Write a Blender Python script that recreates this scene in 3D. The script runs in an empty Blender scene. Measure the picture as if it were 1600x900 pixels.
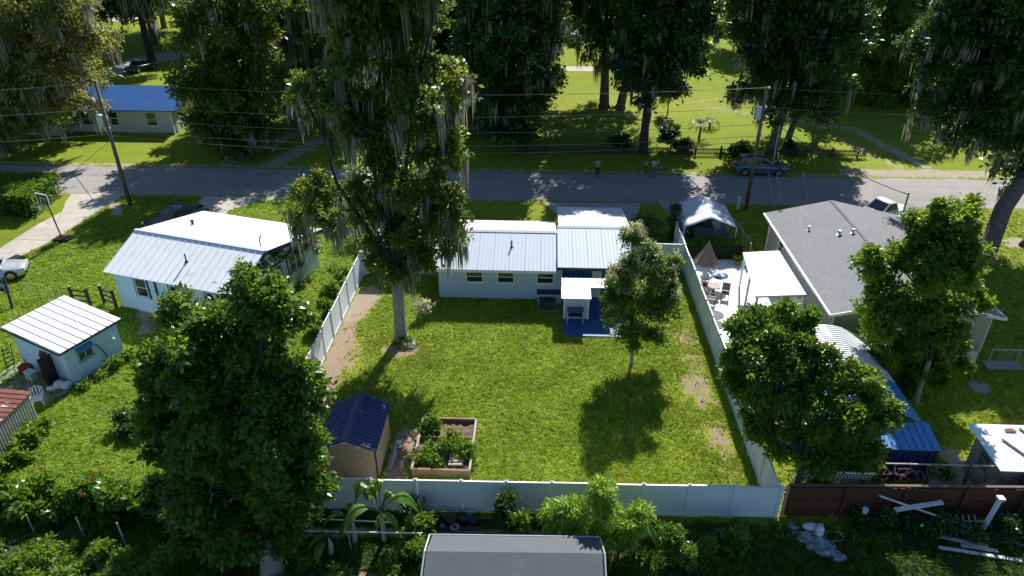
import bpy, math, random
import numpy as np
from mathutils import Vector, noise as mnoise

# ---------------------------------------------------------------- camera, sky, sun, exposure
SC = bpy.context.scene
COL = SC.collection
F_PX, PITCH, YAW, CAM_H = 1120.0, math.radians(29.6), math.radians(2.44), 23.0
cam = bpy.data.objects.new('camera', bpy.data.cameras.new('camera'))
COL.objects.link(cam)
cam.location = (0, 0, CAM_H)
cam.rotation_euler = (math.pi/2 - PITCH, 0, YAW)
cam.data.sensor_width = 36.0
cam.data.lens = F_PX/1600*36
cam.data.clip_end = 2000
SC.camera = cam

SUN_EL, SUN_AZ = math.radians(41.5), math.radians(13)
w = bpy.data.worlds.new('World'); SC.world = w; w.use_nodes = True
nt = w.node_tree; nt.nodes.clear()
sky = nt.nodes.new('ShaderNodeTexSky'); sky.sky_type = 'NISHITA'; sky.sun_disc = False
sky.sun_elevation = SUN_EL; sky.sun_rotation = SUN_AZ
bg = nt.nodes.new('ShaderNodeBackground'); sky.ozone_density = 6.0; sky.air_density = 1.2; sky.dust_density = .3; bg.inputs[1].default_value = 0.075
wo = nt.nodes.new('ShaderNodeOutputWorld')
nt.links.new(sky.outputs[0], bg.inputs[0]); nt.links.new(bg.outputs[0], wo.inputs[0])
sd = bpy.data.lights.new('sun', 'SUN'); sd.energy = 5.0; sd.angle = math.radians(0.55); sd.color = (1, .955, .89)
sun = bpy.data.objects.new('sun', sd); COL.objects.link(sun)
SDIR = Vector((math.sin(SUN_AZ)*math.cos(SUN_EL), math.cos(SUN_AZ)*math.cos(SUN_EL), math.sin(SUN_EL)))
sun.rotation_euler = SDIR.to_track_quat('Z', 'Y').to_euler(); sun.location = (0, 0, 60)
SC.view_settings.view_transform = 'Standard'; SC.view_settings.look = 'None'
SC.view_settings.exposure = 0.56; SC.view_settings.gamma = 1

# ---------------------------------------------------------------- survey of the place (ground plan from sight lines)
_f = (-math.sin(YAW)*math.cos(PITCH), math.cos(YAW)*math.cos(PITCH), -math.sin(PITCH))
_r = (math.cos(YAW), math.sin(YAW), 0)
_u = (-math.sin(YAW)*math.sin(PITCH), math.cos(YAW)*math.sin(PITCH), math.cos(PITCH))
def ray(px, py):
    a = (px-800)/F_PX; b = (450-py)/F_PX
    return [_f[i]+a*_r[i]+b*_u[i] for i in range(3)]
def G(px, py, z=0.0):
    d = ray(px, py); t = (z-CAM_H)/d[2]
    return (d[0]*t, d[1]*t)
def A(px, py, Y):
    d = ray(px, py); t = Y/d[1]
    return (d[0]*t, Y, CAM_H+d[2]*t)
def mpp(p):
    return (p[0]*_f[0]+p[1]*_f[1]+(p[2]-CAM_H)*_f[2])/F_PX

# ---------------------------------------------------------------- materials
MATS = {}
def nodes(name):
    m = bpy.data.materials.new(name); m.use_nodes = True
    t = m.node_tree; t.nodes.clear()
    o = t.nodes.new('ShaderNodeOutputMaterial'); b = t.nodes.new('ShaderNodeBsdfPrincipled')
    t.links.new(b.outputs[0], o.inputs[0])
    MATS[name] = m
    return m, t, b, o
def mixc(t, fac, a, b_, mode='MIX'):
    n = t.nodes.new('ShaderNodeMix'); n.data_type = 'RGBA'; n.blend_type = mode
    for k, v in ((0, fac), (6, a), (7, b_)):
        if isinstance(v, (tuple, list)): n.inputs[k].default_value = (*v, 1) if len(v) == 3 else v
        elif isinstance(v, (int, float)): n.inputs[k].default_value = v
        else: t.links.new(v, n.inputs[k])
    return n.outputs[2]
def noise(t, scale, detail=4, rough=.6, vec=None, dist=0):
    n = t.nodes.new('ShaderNodeTexNoise'); n.inputs['Scale'].default_value = scale
    n.inputs['Detail'].default_value = detail; n.inputs['Roughness'].default_value = rough
    n.inputs['Distortion'].default_value = dist
    if vec is None:
        vec = t.nodes.new('ShaderNodeNewGeometry').outputs['Position']
    t.links.new(vec, n.inputs['Vector'])
    return n.outputs['Fac']
def ramp(t, x, lo, hi, a=0.0, b=1.0):
    n = t.nodes.new('ShaderNodeMapRange'); t.links.new(x, n.inputs[0])
    for k, v in zip((1, 2, 3, 4), (lo, hi, a, b)): n.inputs[k].default_value = v
    return n.outputs[0]
def math_(t, op, a, b):
    n = t.nodes.new('ShaderNodeMath'); n.operation = op
    for k, v in ((0, a), (1, b)):
        if isinstance(v, (int, float)): n.inputs[k].default_value = v
        else: t.links.new(v, n.inputs[k])
    return n.outputs[0]
def bump(t, b, h, strength=.3, dist=.02):
    n = t.nodes.new('ShaderNodeBump'); n.inputs['Strength'].default_value = strength
    n.inputs['Distance'].default_value = dist
    t.links.new(h, n.inputs['Height']); t.links.new(n.outputs[0], b.inputs['Normal'])
def mat(name, c, rough=.6, metal=0.0, c2=None, s=3.0, dirt=None, dirt_s=.8, dirt_lo=.55, dirt_hi=.7, bs=0.0, bscale=30, spec=.5):
    m, t, b, o = nodes(name)
    if c2 is None: c2 = tuple(v*.82 for v in c)
    vec = None
    st = (1, .12, .5) if 'metal' in name else (1.6, 1.6, .22) if 'vinyl' in name or 'wall' in name else None
    if st:
        mp = t.nodes.new('ShaderNodeMapping'); mp.inputs['Scale'].default_value = st
        t.links.new(t.nodes.new('ShaderNodeNewGeometry').outputs['Position'], mp.inputs[0]); vec = mp.outputs[0]
    col = mixc(t, ramp(t, noise(t, s), .3, .7), c, c2)
    if dirt:
        col = mixc(t, ramp(t, noise(t, dirt_s, 8, .7), dirt_lo, dirt_hi), col, dirt)
        if vec is not None: col = mixc(t, ramp(t, noise(t, 5, 5, .7, vec), .5, .8, 0, .25), col, dirt)
    t.links.new(col, b.inputs['Base Color'])
    b.inputs['Roughness'].default_value = rough; b.inputs['Metallic'].default_value = metal
    b.inputs['Specular IOR Level'].default_value = spec
    if bs: bump(t, b, noise(t, bscale, 5), bs)
    return m
def glass(name, c=(.02, .03, .035)):
    m, t, b, o = nodes(name)
    b.inputs['Base Color'].default_value = (*c, 1); b.inputs['Roughness'].default_value = .06
    b.inputs['Specular IOR Level'].default_value = .8
    return m
def leafmat(name, dark, mid, light, trans=.35, rough=.45, tcol=None, spec=.4):
    m, t, b, o = nodes(name)
    at = t.nodes.new('ShaderNodeAttribute'); at.attribute_name = 'v'
    col = mixc(t, ramp(t, at.outputs['Fac'], 0, .6), dark, mid)
    col = mixc(t, ramp(t, at.outputs['Fac'], .6, 1), col, light)
    t.links.new(col, b.inputs['Base Color']); b.inputs['Roughness'].default_value = rough
    b.inputs['Specular IOR Level'].default_value = spec
    tr = t.nodes.new('ShaderNodeBsdfTranslucent')
    t.links.new(mixc(t, .75, col, tcol or tuple(min(1, v*k) for v, k in zip(light, (2.0, 1.9, .9)))), tr.inputs[0])
    mx = t.nodes.new('ShaderNodeMixShader'); mx.inputs[0].default_value = trans
    t.links.new(b.outputs[0], mx.inputs[1]); t.links.new(tr.outputs[0], mx.inputs[2])
    t.links.new(mx.outputs[0], o.inputs[0])
    return m

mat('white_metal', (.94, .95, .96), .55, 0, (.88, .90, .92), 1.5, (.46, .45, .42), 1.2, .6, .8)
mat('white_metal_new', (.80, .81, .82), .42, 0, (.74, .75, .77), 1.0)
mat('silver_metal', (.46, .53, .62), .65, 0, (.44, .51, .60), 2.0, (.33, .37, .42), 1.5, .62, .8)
mat('silver_metal_dull', (.56, .60, .66), .42, .2, (.50, .54, .60), 2.0)
mat('membrane', (.84, .85, .84), .6, 0, (.78, .79, .78), .8)
mat('navy_metal', (.006, .030, .115), .4, 0, (.008, .038, .15), 2, (.10, .13, .18), 3, .66, .74)
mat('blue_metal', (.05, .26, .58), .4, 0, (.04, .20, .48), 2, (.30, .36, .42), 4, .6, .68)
mat('blue_tarp', (.012, .04, .16), .5, 0, (.02, .07, .24), 3, bs=.5, bscale=6)
mat('blue_roof', (.02, .09, .30), .45, 0, (.03, .12, .36), 1)
mat('blue_paint', (.012, .08, .26), .55, 0, (.016, .10, .30), 2)
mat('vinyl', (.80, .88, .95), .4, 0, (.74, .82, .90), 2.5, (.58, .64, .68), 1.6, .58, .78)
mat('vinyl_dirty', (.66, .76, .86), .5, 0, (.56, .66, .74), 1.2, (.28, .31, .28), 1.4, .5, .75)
mat('white_paint', (.78, .78, .76), .5, 0, (.70, .70, .69), 3)
mat('grey_blue_wall', (.44, .56, .72), .75, 0, (.41, .53, .69), 1.5, (.34, .43, .54), 2.2, .6, .9, bs=.15, bscale=40)
mat('pale_blue_wall', (.70, .84, .94), .75, 0, (.62, .76, .88), 1.2, (.24, .30, .30), 1.7, .6, .78, bs=.2, bscale=30)
mat('shed_blue_wall', (.56, .76, .96), .8, 0, (.48, .68, .90), 1.0, (.16, .26, .26), 1.6, .6, .8, bs=.25, bscale=26)
mat('white_wall', (.62, .66, .68), .7, 0, (.54, .58, .60), 2)
mat('pale_stucco', (.40, .44, .47), .8, 0, (.34, .38, .41), 2, bs=.2, bscale=30)
mat('dark_trim', (.035, .04, .05), .6)
mat('navy_trim', (.02, .035, .07), .6)
mat('black', (.012, .012, .014), .5)
mat('rubber', (.015, .015, .016), .8)
mat('chrome', (.6, .6, .62), .25, .9)
mat('steel', (.38, .40, .42), .4, .7, (.30, .31, .33), 6)
mat('galvanised', (.50, .55, .60), .45, .4)
mat('dark_wood', (.055, .035, .025), .8, 0, (.09, .055, .035), 5, bs=.3)
mat('red_wood', (.13, .042, .022), .75, 0, (.085, .03, .018), 4, (.04, .02, .015), 2, .55, .8, bs=.3)
mat('tan_wood', (.52, .38, .23), .7, 0, (.42, .29, .17), 6, (.16, .11, .07), 2.5, .6, .8, bs=.3)
mat('bed_wood', (.34, .22, .13), .75, 0, (.20, .12, .07), 5, (.10, .06, .04), 3, .5, .75, bs=.3)
mat('pole_wood', (.17, .14, .11), .85, 0, (.11, .09, .075), 8, bs=.4)
mat('pale_wood', (.48, .42, .34), .8, 0, (.36, .31, .25), 6)
mat('rust_roof', (.22, .07, .045), .75, 0, (.14, .045, .03), 2, (.62, .58, .54), .9, .56, .6)
mat('old_white_metal', (.52, .52, .46), .5, 0, (.42, .42, .37), 3, (.25, .2, .14), 2, .6, .8)
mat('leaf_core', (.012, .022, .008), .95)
mat('soil', (.05, .032, .022), .95, 0, (.09, .06, .04), 5, bs=.8, bscale=12)
mat('pale_soil', (.20, .14, .10), .95, 0, (.12, .085, .06), 5, bs=.8, bscale=12)
mat('tan_fabric', (.33, .25, .17), .85, 0, (.25, .19, .13), 3)
mat('white_fabric', (.72, .74, .76), .55, 0, (.62, .64, .68), 2, bs=.35, bscale=2.5)
mat('grey_tarp', (.105, .112, .13), .75, 0, (.09, .096, .112), 1.2, (.13, .135, .15), 1.5, .6, .85, bs=.15, bscale=3)
mat('blue_fabric', (.04, .18, .52), .6)
mat('plastic_white', (.76, .77, .78), .4)
mat('plastic_blue', (.05, .22, .40), .5)
mat('plastic_pink', (.45, .08, .22), .5)
mat('clay', (.36, .13, .06), .8)
mat('tan_siding_trim', (.50, .47, .42), .6)
mat('red_cloth', (.32, .04, .03), .8)
mat('car_silver', (.62, .65, .66), .22, .35, spec=.6)
mat('car_dark', (.06, .07, .085), .2, .3, spec=.7)
mat('car_blue', (.11, .16, .23), .22, .4, spec=.6)
mat('car_white', (.74, .75, .76), .25, .0, spec=.6)
mat('lamp_red', (.35, .01, .01), .2)
mat('lamp_clear', (.7, .72, .74), .12)
glass('glass'); glass('car_glass', (.012, .016, .02))
mat('skin', (.42, .24, .17), .6)
mat('shirt_pink', (.62, .40, .46), .8)
mat('shirt_white', (.70, .64, .60), .8)
mat('trousers_black', (.015, .015, .02), .85)
mat('jeans', (.10, .16, .22), .85)
mat('hair', (.02, .014, .01), .7)
mat('cable', (.17, .175, .18), .6)
mat('bark', (.17, .155, .135), .9, 0, (.09, .08, .07), 5, (.28, .27, .25), 3, .55, .7, bs=.8, bscale=14)
mat('pale_bark', (.34, .32, .29), .85, 0, (.22, .20, .18), 6, (.42, .41, .38), 2.5, .55, .7, bs=.7, bscale=16)
mat('dark_bark', (.06, .05, .042), .9, 0, (.04, .033, .028), 6, bs=.8, bscale=14)
mat('dry_vine', (.30, .19, .11), .85, 0, (.20, .13, .08), 9)
mat('orange_petal', (.75, .12, .03), .6, 0, (.70, .18, .05), 9)
mat('rubble', (.46, .50, .56), .85, 0, (.18, .21, .25), 5, bs=.5, bscale=9)

leafmat('oak_leaf', (.025, .050, .010), (.070, .115, .018), (.20, .26, .045), .38, .36)
leafmat('oak_leaf_pale', (.07, .09, .025), (.16, .19, .05), (.30, .32, .11), .38)
leafmat('broad_leaf', (.024, .068, .014), (.065, .15, .020), (.19, .31, .04), .40, .3)
leafmat('bright_leaf', (.06, .12, .014), (.14, .23, .026), (.26, .36, .06), .44)
leafmat('dark_leaf', (.012, .038, .014), (.032, .080, .024), (.10, .19, .045), .28, .33)
leafmat('citrus_leaf', (.03, .085, .012), (.075, .17, .018), (.17, .28, .035), .38, .3)
leafmat('myrtle_leaf', (.035, .085, .014), (.08, .16, .022), (.18, .26, .05), .34)
leafmat('blossom', (.36, .36, .22), (.52, .50, .34), (.66, .62, .48), .35)
leafmat('feather_leaf', (.10, .20, .025), (.19, .33, .04), (.32, .46, .07), .48)
leafmat('hedge_leaf', (.03, .09, .010), (.08, .18, .016), (.17, .29, .03), .34)
leafmat('weed_leaf', (.045, .11, .012), (.10, .20, .02), (.20, .30, .035), .42)
leafmat('grass_blade', (.11, .18, .014), (.30, .40, .032), (.46, .55, .09), .40, .5, spec=.25)
leafmat('grass_blade_lush', (.07, .14, .012), (.22, .35, .026), (.38, .50, .06), .42, .5, spec=.25)
leafmat('grass_blade_dark', (.02, .045, .006), (.06, .12, .012), (.17, .26, .03), .35, .5, spec=.25)  # darker green for long weeds, with their self-shadow put into the colour
leafmat('banana_leaf', (.06, .15, .02), (.11, .23, .04), (.20, .32, .08), .45, .35)
leafmat('moss_strand', (.13, .128, .105), (.25, .245, .20), (.42, .41, .35), .28, .8, (.40, .38, .30), .2)
leafmat('litter', (.10, .06, .035), (.22, .14, .08), (.38, .28, .18), .1, .8, (.3, .2, .1), .2)

def shingle():
    m, t, b, o = nodes('shingle')
    g = t.nodes.new('ShaderNodeNewGeometry').outputs['Position']
    mp = t.nodes.new('ShaderNodeMapping'); t.links.new(g, mp.inputs[0]); mp.inputs['Rotation'].default_value = (0, 0, math.pi/2)
    br = t.nodes.new('ShaderNodeTexBrick'); t.links.new(mp.outputs[0], br.inputs[0])
    br.inputs['Scale'].default_value = 1; br.inputs['Brick Width'].default_value = .3; br.inputs['Row Height'].default_value = .14
    br.inputs['Mortar Size'].default_value = .012
    br.inputs['Color1'].default_value = (.17, .175, .185, 1); br.inputs['Color2'].default_value = (.225, .23, .24, 1)
    br.inputs['Mortar'].default_value = (.10, .10, .11, 1)
    col = mixc(t, ramp(t, noise(t, 35, 3), .3, .75, 0, .5), br.outputs[0], (.30, .30, .31))
    col = mixc(t, ramp(t, noise(t, .5, 5), .4, .7, 0, .35), col, (.15, .155, .165))
    t.links.new(col, b.inputs['Base Color']); b.inputs['Roughness'].default_value = .85
    bump(t, b, noise(t, 25, 4), .4, .01)
shingle()
def siding(name, c, c2, step=.2):
    m, t, b, o = nodes(name)
    g = t.nodes.new('ShaderNodeNewGeometry').outputs['Position']
    s = t.nodes.new('ShaderNodeSeparateXYZ'); t.links.new(g, s.inputs[0])
    fr = math_(t, 'FRACT', math_(t, 'DIVIDE', s.outputs[2], step), 0)
    col = mixc(t, ramp(t, noise(t, 1.2), .3, .7), c, c2)
    col = mixc(t, ramp(t, fr, .0, .12, .45, 0), col, tuple(v*.4 for v in c))
    t.links.new(col, b.inputs['Base Color']); b.inputs['Roughness'].default_value = .6
    bump(t, b, fr, .6, .02)
siding('tan_siding', (.42, .38, .32), (.37, .335, .28))
siding('white_siding', (.58, .62, .64), (.50, .54, .57), .25)

def ground_mat():
    m, t, b, o = nodes('lawn_ground')
    def attr(n):
        a = t.nodes.new('ShaderNodeAttribute'); a.attribute_name = n; return a.outputs['Fac']
    n1 = noise(t, .35, 5); n2 = noise(t, 3.2, 6, .7); n3 = noise(t, 14, 5, .75, None, .8)
    col = mixc(t, ramp(t, n3, .32, .68), (.06, .10, .008), (.34, .42, .03))
    col = mixc(t, ramp(t, n1, .42, .66, 0, .3), col, (.30, .38, .035))
    col = mixc(t, ramp(t, n2, .55, .75, 0, .6), col, (.15, .24, .014))
    dr = math_(t, 'ADD', attr('dry'), math_(t, 'MULTIPLY', math_(t, 'SUBTRACT', n2, .5), 1.6))
    col = mixc(t, ramp(t, dr, .35, .8, 0, .75), col, (.42, .42, .08))
    col = mixc(t, attr('lush'), col, mixc(t, ramp(t, n3, .32, .68), (.012, .028, .004), (.055, .10, .010)))  # lush: darker ground under tall weeds, their self-shadow painted in
    di = math_(t, 'ADD', attr('dirt'), math_(t, 'MULTIPLY', math_(t, 'SUBTRACT', noise(t, 2.0, 8, .72), .5), 2.2))
    dcol = mixc(t, ramp(t, n3, .3, .7), (.24, .165, .11), (.50, .38, .28))
    dcol = mixc(t, attr('pale'), dcol, mixc(t, ramp(t, n3, .3, .7), (.38, .34, .26), (.52, .47, .38)))
    col = mixc(t, ramp(t, di, .42, .58), col, dcol)
    t.links.new(col, b.inputs['Base Color']); b.inputs['Roughness'].default_value = .95
    b.inputs['Specular IOR Level'].default_value = .15
    hh = math_(t, 'ADD', n3, math_(t, 'MULTIPLY', noise(t, 40, 3), .5))
    bump(t, b, hh, .9, .06)
ground_mat()
def road_mat(name, a, c, crack=(.06, .06, .06), stain=(.2, .18, .15), amt=.35):
    m, t, b, o = nodes(name)
    col = mixc(t, ramp(t, noise(t, 60, 3), .3, .7), a, c)
    col = mixc(t, ramp(t, noise(t, .5, 7, .7), .4, .75, 0, amt), col, stain)
    mp = t.nodes.new('ShaderNodeMapping'); mp.inputs['Scale'].default_value = (.05, 1, 1)
    t.links.new(t.nodes.new('ShaderNodeNewGeometry').outputs['Position'], mp.inputs[0])
    col = mixc(t, ramp(t, noise(t, 1.1, 4, .6, mp.outputs[0]), .45, .65, 0, .4), col, stain)
    col = mixc(t, ramp(t, noise(t, .22, 2, .4), .56, .58, 0, .3), col, stain)
    v = t.nodes.new('ShaderNodeTexVoronoi'); v.feature = 'DISTANCE_TO_EDGE'; v.inputs['Scale'].default_value = .35
    g = t.nodes.new('ShaderNodeNewGeometry').outputs['Position']
    vm = t.nodes.new('ShaderNodeVectorMath'); vm.operation = 'ADD'; t.links.new(g, vm.inputs[0])
    nn = t.nodes.new('ShaderNodeTexNoise'); nn.inputs['Scale'].default_value = 1.5; t.links.new(g, nn.inputs['Vector'])
    t.links.new(nn.outputs['Color'], vm.inputs[1]); t.links.new(vm.outputs[0], v.inputs['Vector'])
    col = mixc(t, ramp(t, v.outputs[0], .0, .018, .6, 0), col, crack)
    t.links.new(col, b.inputs['Base Color']); b.inputs['Roughness'].default_value = .9
    bump(t, b, noise(t, 50, 3), .3, .01)
road_mat('asphalt', (.30, .285, .265), (.37, .35, .325), (.17, .165, .155), (.22, .21, .20))
road_mat('concrete', (.46, .42, .35), (.54, .50, .43), (.25, .22, .18), (.36, .32, .25))
road_mat('concrete_grey', (.34, .35, .35), (.40, .41, .41), (.2, .2, .2), (.28, .28, .27))

# ---------------------------------------------------------------- mesh helpers
class MB:
    def __init__(s): s.v = []; s.f = []
    def add(s, vs, fs):
        o = len(s.v); s.v += [tuple(map(float, p)) for p in vs]; s.f += [tuple(i+o for i in f) for f in fs]; return s
    def box(s, x0, x1, y0, y1, z0, z1):
        return s.add([(x0, y0, z0), (x1, y0, z0), (x1, y1, z0), (x0, y1, z0), (x0, y0, z1), (x1, y0, z1), (x1, y1, z1), (x0, y1, z1)],
              [(3, 2, 1, 0), (4, 5, 6, 7), (0, 1, 5, 4), (1, 2, 6, 5), (2, 3, 7, 6), (3, 0, 4, 7)])
    def slab(s, q, t, up=(0, 0, 1)):                       # q: four corners of the top, thickness t below
        n = len(q); dn = [(p[0]-up[0]*t, p[1]-up[1]*t, p[2]-up[2]*t) for p in q]
        return s.add(list(q)+dn, [tuple(range(n)), tuple(range(2*n-1, n-1, -1))]+[(i+n, (i+1) % n+n, (i+1) % n, i) for i in range(n)])
    def bar(s, a, b, wd, h=None):
        h = h or wd; a = Vector(a); b = Vector(b); d = (b-a).normalized()
        sx = d.cross(Vector((0, 0, 1)))
        if sx.length < .01: sx = Vector((1, 0, 0))
        sx.normalize(); sy = sx.cross(d).normalized()
        c = [sx*wd/2*i+sy*h/2*j for i, j in ((-1, -1), (1, -1), (1, 1), (-1, 1))]
        return s.add([a+k for k in c]+[b+k for k in c], [(3, 2, 1, 0), (4, 5, 6, 7), (0, 1, 5, 4), (1, 2, 6, 5), (2, 3, 7, 6), (3, 0, 4, 7)])
    def tube(s, path, rad, n=8, cap=True):
        path = [Vector(p) for p in path]; m = len(path)
        if not hasattr(rad, '__len__'): rad = [rad]*m
        rings = []
        ref = Vector((1, 0.13, 0))
        for i, p in enumerate(path):
            d = (path[min(i+1, m-1)]-path[max(i-1, 0)]).normalized()
            a = d.cross(ref)
            if a.length < .05: a = d.cross(Vector((0, 1, 0)))
            a.normalize(); b = d.cross(a)
            rings.append([p+(a*math.cos(2*math.pi*k/n)+b*math.sin(2*math.pi*k/n))*rad[i] for k in range(n)])
        return s.loft(rings, cap)
    def loft(s, rings, cap=True, closed=True):
        n = len(rings[0]); vs = [p for r in rings for p in r]; fs = []
        for i in range(len(rings)-1):
            for k in range(n if closed else n-1):
                fs.append((i*n+k, i*n+(k+1) % n, (i+1)*n+(k+1) % n, (i+1)*n+k))
        if cap: fs += [tuple(range(n-1, -1, -1)), tuple((len(rings)-1)*n+k for k in range(n))]
        return s.add(vs, fs)
    def lathe(s, c, prof, n=12):
        return s.loft([[(c[0]+r*math.cos(2*math.pi*k/n), c[1]+r*math.sin(2*math.pi*k/n), c[2]+z) for k in range(n)] for r, z in prof], True)
    def ball(s, c, r, n=10, m=6):
        if not hasattr(r, '__len__'): r = (r, r, r)
        rings = []
        for i in range(m+1):
            a = -math.pi/2+math.pi*(i*.94+m*.03)/m
            rings.append([(c[0]+r[0]*math.cos(a)*math.cos(2*math.pi*k/n), c[1]+r[1]*math.cos(a)*math.sin(2*math.pi*k/n), c[2]+r[2]*math.sin(a)) for k in range(n)])
        return s.loft(rings, True)
    def mesh(s, name, m=None, off=(0, 0, 0), smooth=False):
        me = bpy.data.meshes.new(name)
        me.from_pydata([(p[0]-off[0], p[1]-off[1], p[2]-off[2]) for p in s.v], [], s.f)
        if m: me.materials.append(MATS[m])
        if smooth: me.polygons.foreach_set('use_smooth', [True]*len(me.polygons))
        me.update(); return me

def wloc(o):
    v = Vector((0, 0, 0))
    while o: v += o.location; o = o.parent
    return v
def tag(o, label=None, cat=None, group=None, kind=None):
    if label: o['label'] = label
    if cat: o['category'] = cat
    if group: o['group'] = group
    if kind: o['kind'] = kind
    return o
def obj(name, me, parent=None, loc=(0, 0, 0), rz=0):
    o = bpy.data.objects.new(name, me); COL.objects.link(o)
    o.location = loc; o.rotation_euler = (0, 0, rz)
    if parent: o.parent = parent
    return o
def thing(name, label, cat, loc=(0, 0, 0), group=None, rz=0):
    if len(loc) == 2: loc = (*loc, 0)
    o = obj(name, None, None, loc, rz); o.empty_display_size = .3
    return tag(o, label, cat, group)
def put(name, mb, m, parent=None, local=False, smooth=False):
    """a part built in world coordinates under an unrotated parent (or in local ones)"""
    off = (0, 0, 0) if (parent is None or local) else wloc(parent)
    return obj(name, mb.mesh(name, m, off, smooth), parent)
def solo(name, label, cat, mb, m, group=None, smooth=False, kind=None):
    vs = np.array(mb.v); c = ((vs[:, 0].min()+vs[:, 0].max())/2, (vs[:, 1].min()+vs[:, 1].max())/2, vs[:, 2].min())
    o = obj(name, mb.mesh(name, m, c, smooth), None, c)
    return tag(o, label, cat, group, kind)
def copy_tree(o, parent=None):
    c = o.copy(); COL.objects.link(c)
    if parent: c.parent = parent
    for ch in o.children: copy_tree(ch, c)
    return c
def struct(name, mb, m, label=None):
    o = put(name, mb, m); o['kind'] = 'structure'
    if label: o['label'] = label
    return o

def fast_mesh(name, V, nper, m, v=None):
    """V: (N*nper,3) array, faces of nper verts each"""
    n = len(V)//nper
    me = bpy.data.meshes.new(name)
    me.vertices.add(len(V)); me.vertices.foreach_set('co', V.astype(np.float32).ravel())
    me.loops.add(len(V)); me.loops.foreach_set('vertex_index', np.arange(len(V), dtype=np.int32))
    me.polygons.add(n); me.polygons.foreach_set('loop_start', np.arange(0, len(V), nper, dtype=np.int32))
    me.update(calc_edges=True)
    if v is not None:
        a = me.attributes.new('v', 'FLOAT', 'POINT'); a.data.foreach_set('value', np.repeat(v, nper).astype(np.float32))
    me.materials.append(MATS[m])
    return me
def unit(a): return a/np.maximum(np.linalg.norm(a, axis=1, keepdims=True), 1e-6)
def leaf_quads(P, O, k, size, aspect, droop, spread, rng, twig_v=None, up=.8):
    n = len(P)
    P = np.repeat(P, k, 0); O = np.repeat(O, k, 0)
    B = P+rng.normal(0, 1, (n*k, 3))*spread
    ax = unit(O*.7+rng.normal(0, .75, (n*k, 3))+np.array([0, 0, -droop]))
    U = rng.normal(0, .45, (n*k, 3))+np.array([0, 0, up])+O*.3
    sd_ = unit(np.cross(ax, U)); nm = unit(np.cross(sd_, ax))
    L = size*rng.uniform(.4, 1.4, (n*k, 1)); W = L*aspect
    V = np.empty((n*k, 4, 3))
    V[:, 0] = B; V[:, 1] = B+ax*L*.5+sd_*W*.5+nm*L*.08; V[:, 2] = B+ax*L-nm*L*.08; V[:, 3] = B+ax*L*.5-sd_*W*.5+nm*L*.08
    tv = rng.uniform(0, 1, n) if twig_v is None else twig_v
    v = np.clip(np.repeat(tv, k)*.75+rng.uniform(-.1, .35, n*k), 0, 1)
    return V.reshape(-1, 3), v
def sub_blobs(lobes, rng, per=22, fr=.27):
    out = []
    for (x, y, z, r) in lobes:
        n = int(per*max(.5, min(1.6, r/2.2)))
        d = unit(rng.normal(0, 1, (n, 3))+np.array([0, -.15, .1])); q = rng.uniform(.5, 1.0, n)
        for i in range(n):
            rr = max(.28, r*fr)*rng.uniform(.55, 1.35)
            out.append((x+d[i, 0]*r*q[i], y+d[i, 1]*r*q[i], z+d[i, 2]*r*q[i], rr))
    return np.array(out)
def crown_twigs(blobs, n, rng, flat=.62, lobes=None):
    wt = blobs[:, 3]**2*rng.uniform(.25, 1.75, len(blobs)); idx = rng.choice(len(blobs), n, p=wt/wt.sum())
    d = unit(rng.normal(0, 1, (n, 3))+np.array([0, 0, .45]))
    rr = blobs[idx, 3]*rng.uniform(.35, 1.15, n)
    P = blobs[idx, :3]+d*rr[:, None]*np.array([1, 1, flat])
    bv = rng.uniform(0, 1, len(blobs)); tv = np.clip(.55*bv[idx]+.45*rng.uniform(0, 1, n), 0, 1)
    if lobes is not None:
        m = n//4; L = lobes; li = rng.choice(len(L), m, p=L[:, 3]**3/(L[:, 3]**3).sum())
        P[:m] = L[li, :3]+unit(rng.normal(0, 1, (m, 3)))*(L[li, 3]*rng.uniform(0, .75, m))[:, None]
        tv[:m] *= .5
    return P, d, tv
def hang_strands(blobs, n, length, width, rng):
    n = n//2; idx = rng.integers(0, len(blobs), n)
    d = unit(rng.normal(0, 1, (n, 3))+np.array([0, -.4, 0])); d[:, 2] = -np.abs(d[:, 2])*.4
    P = blobs[idx, :3]+d*blobs[idx, 3:4]*rng.uniform(.5, 1.0, (n, 1))
    k = 14
    hub = rng.uniform(.5, 1.4, n)
    P = np.repeat(P, k, 0)+rng.normal(0, 1, (n*k, 3))*np.repeat(hub, k)[:, None]*width*np.array([2.6, 2.6, 1.0])
    L0 = np.repeat(length*rng.uniform(.22, 1.0, n)**1.6, k)*rng.uniform(.35, 1.0, n*k)
    th = rng.uniform(0, math.pi, n*k)
    s = np.stack([np.cos(th), np.sin(th), np.zeros(n*k)], 1)
    W = width*rng.uniform(.8, 2.1, (n*k, 1))
    sway = np.repeat(rng.normal(0, .05, (n, 3)), k, 0)*L0[:, None]+rng.normal(0, .025, (n*k, 3))*L0[:, None]; sway[:, 2] = 0
    dz = np.zeros((n*k, 3)); dz[:, 2] = -L0
    Q = np.empty((n*k, 2, 4, 3))
    a0, a1 = P-s*W*.3, P+s*W*.3
    m0, m1 = P+dz*.45+sway*.6-s*W*.5, P+dz*.45+sway*.6+s*W*.5
    e0, e1 = P+dz+sway*.9-s*W*.06, P+dz+sway*.9+s*W*.06
    Q[:, 0] = np.stack([a0, a1, m1, m0], 1); Q[:, 1] = np.stack([m0, m1, e1, e0], 1)
    v = np.repeat(np.clip(np.repeat(rng.uniform(0, 1, n), k)*.7+rng.uniform(0, .4, n*k), 0, 1), 2)
    return Q.reshape(-1, 3), v

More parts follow.
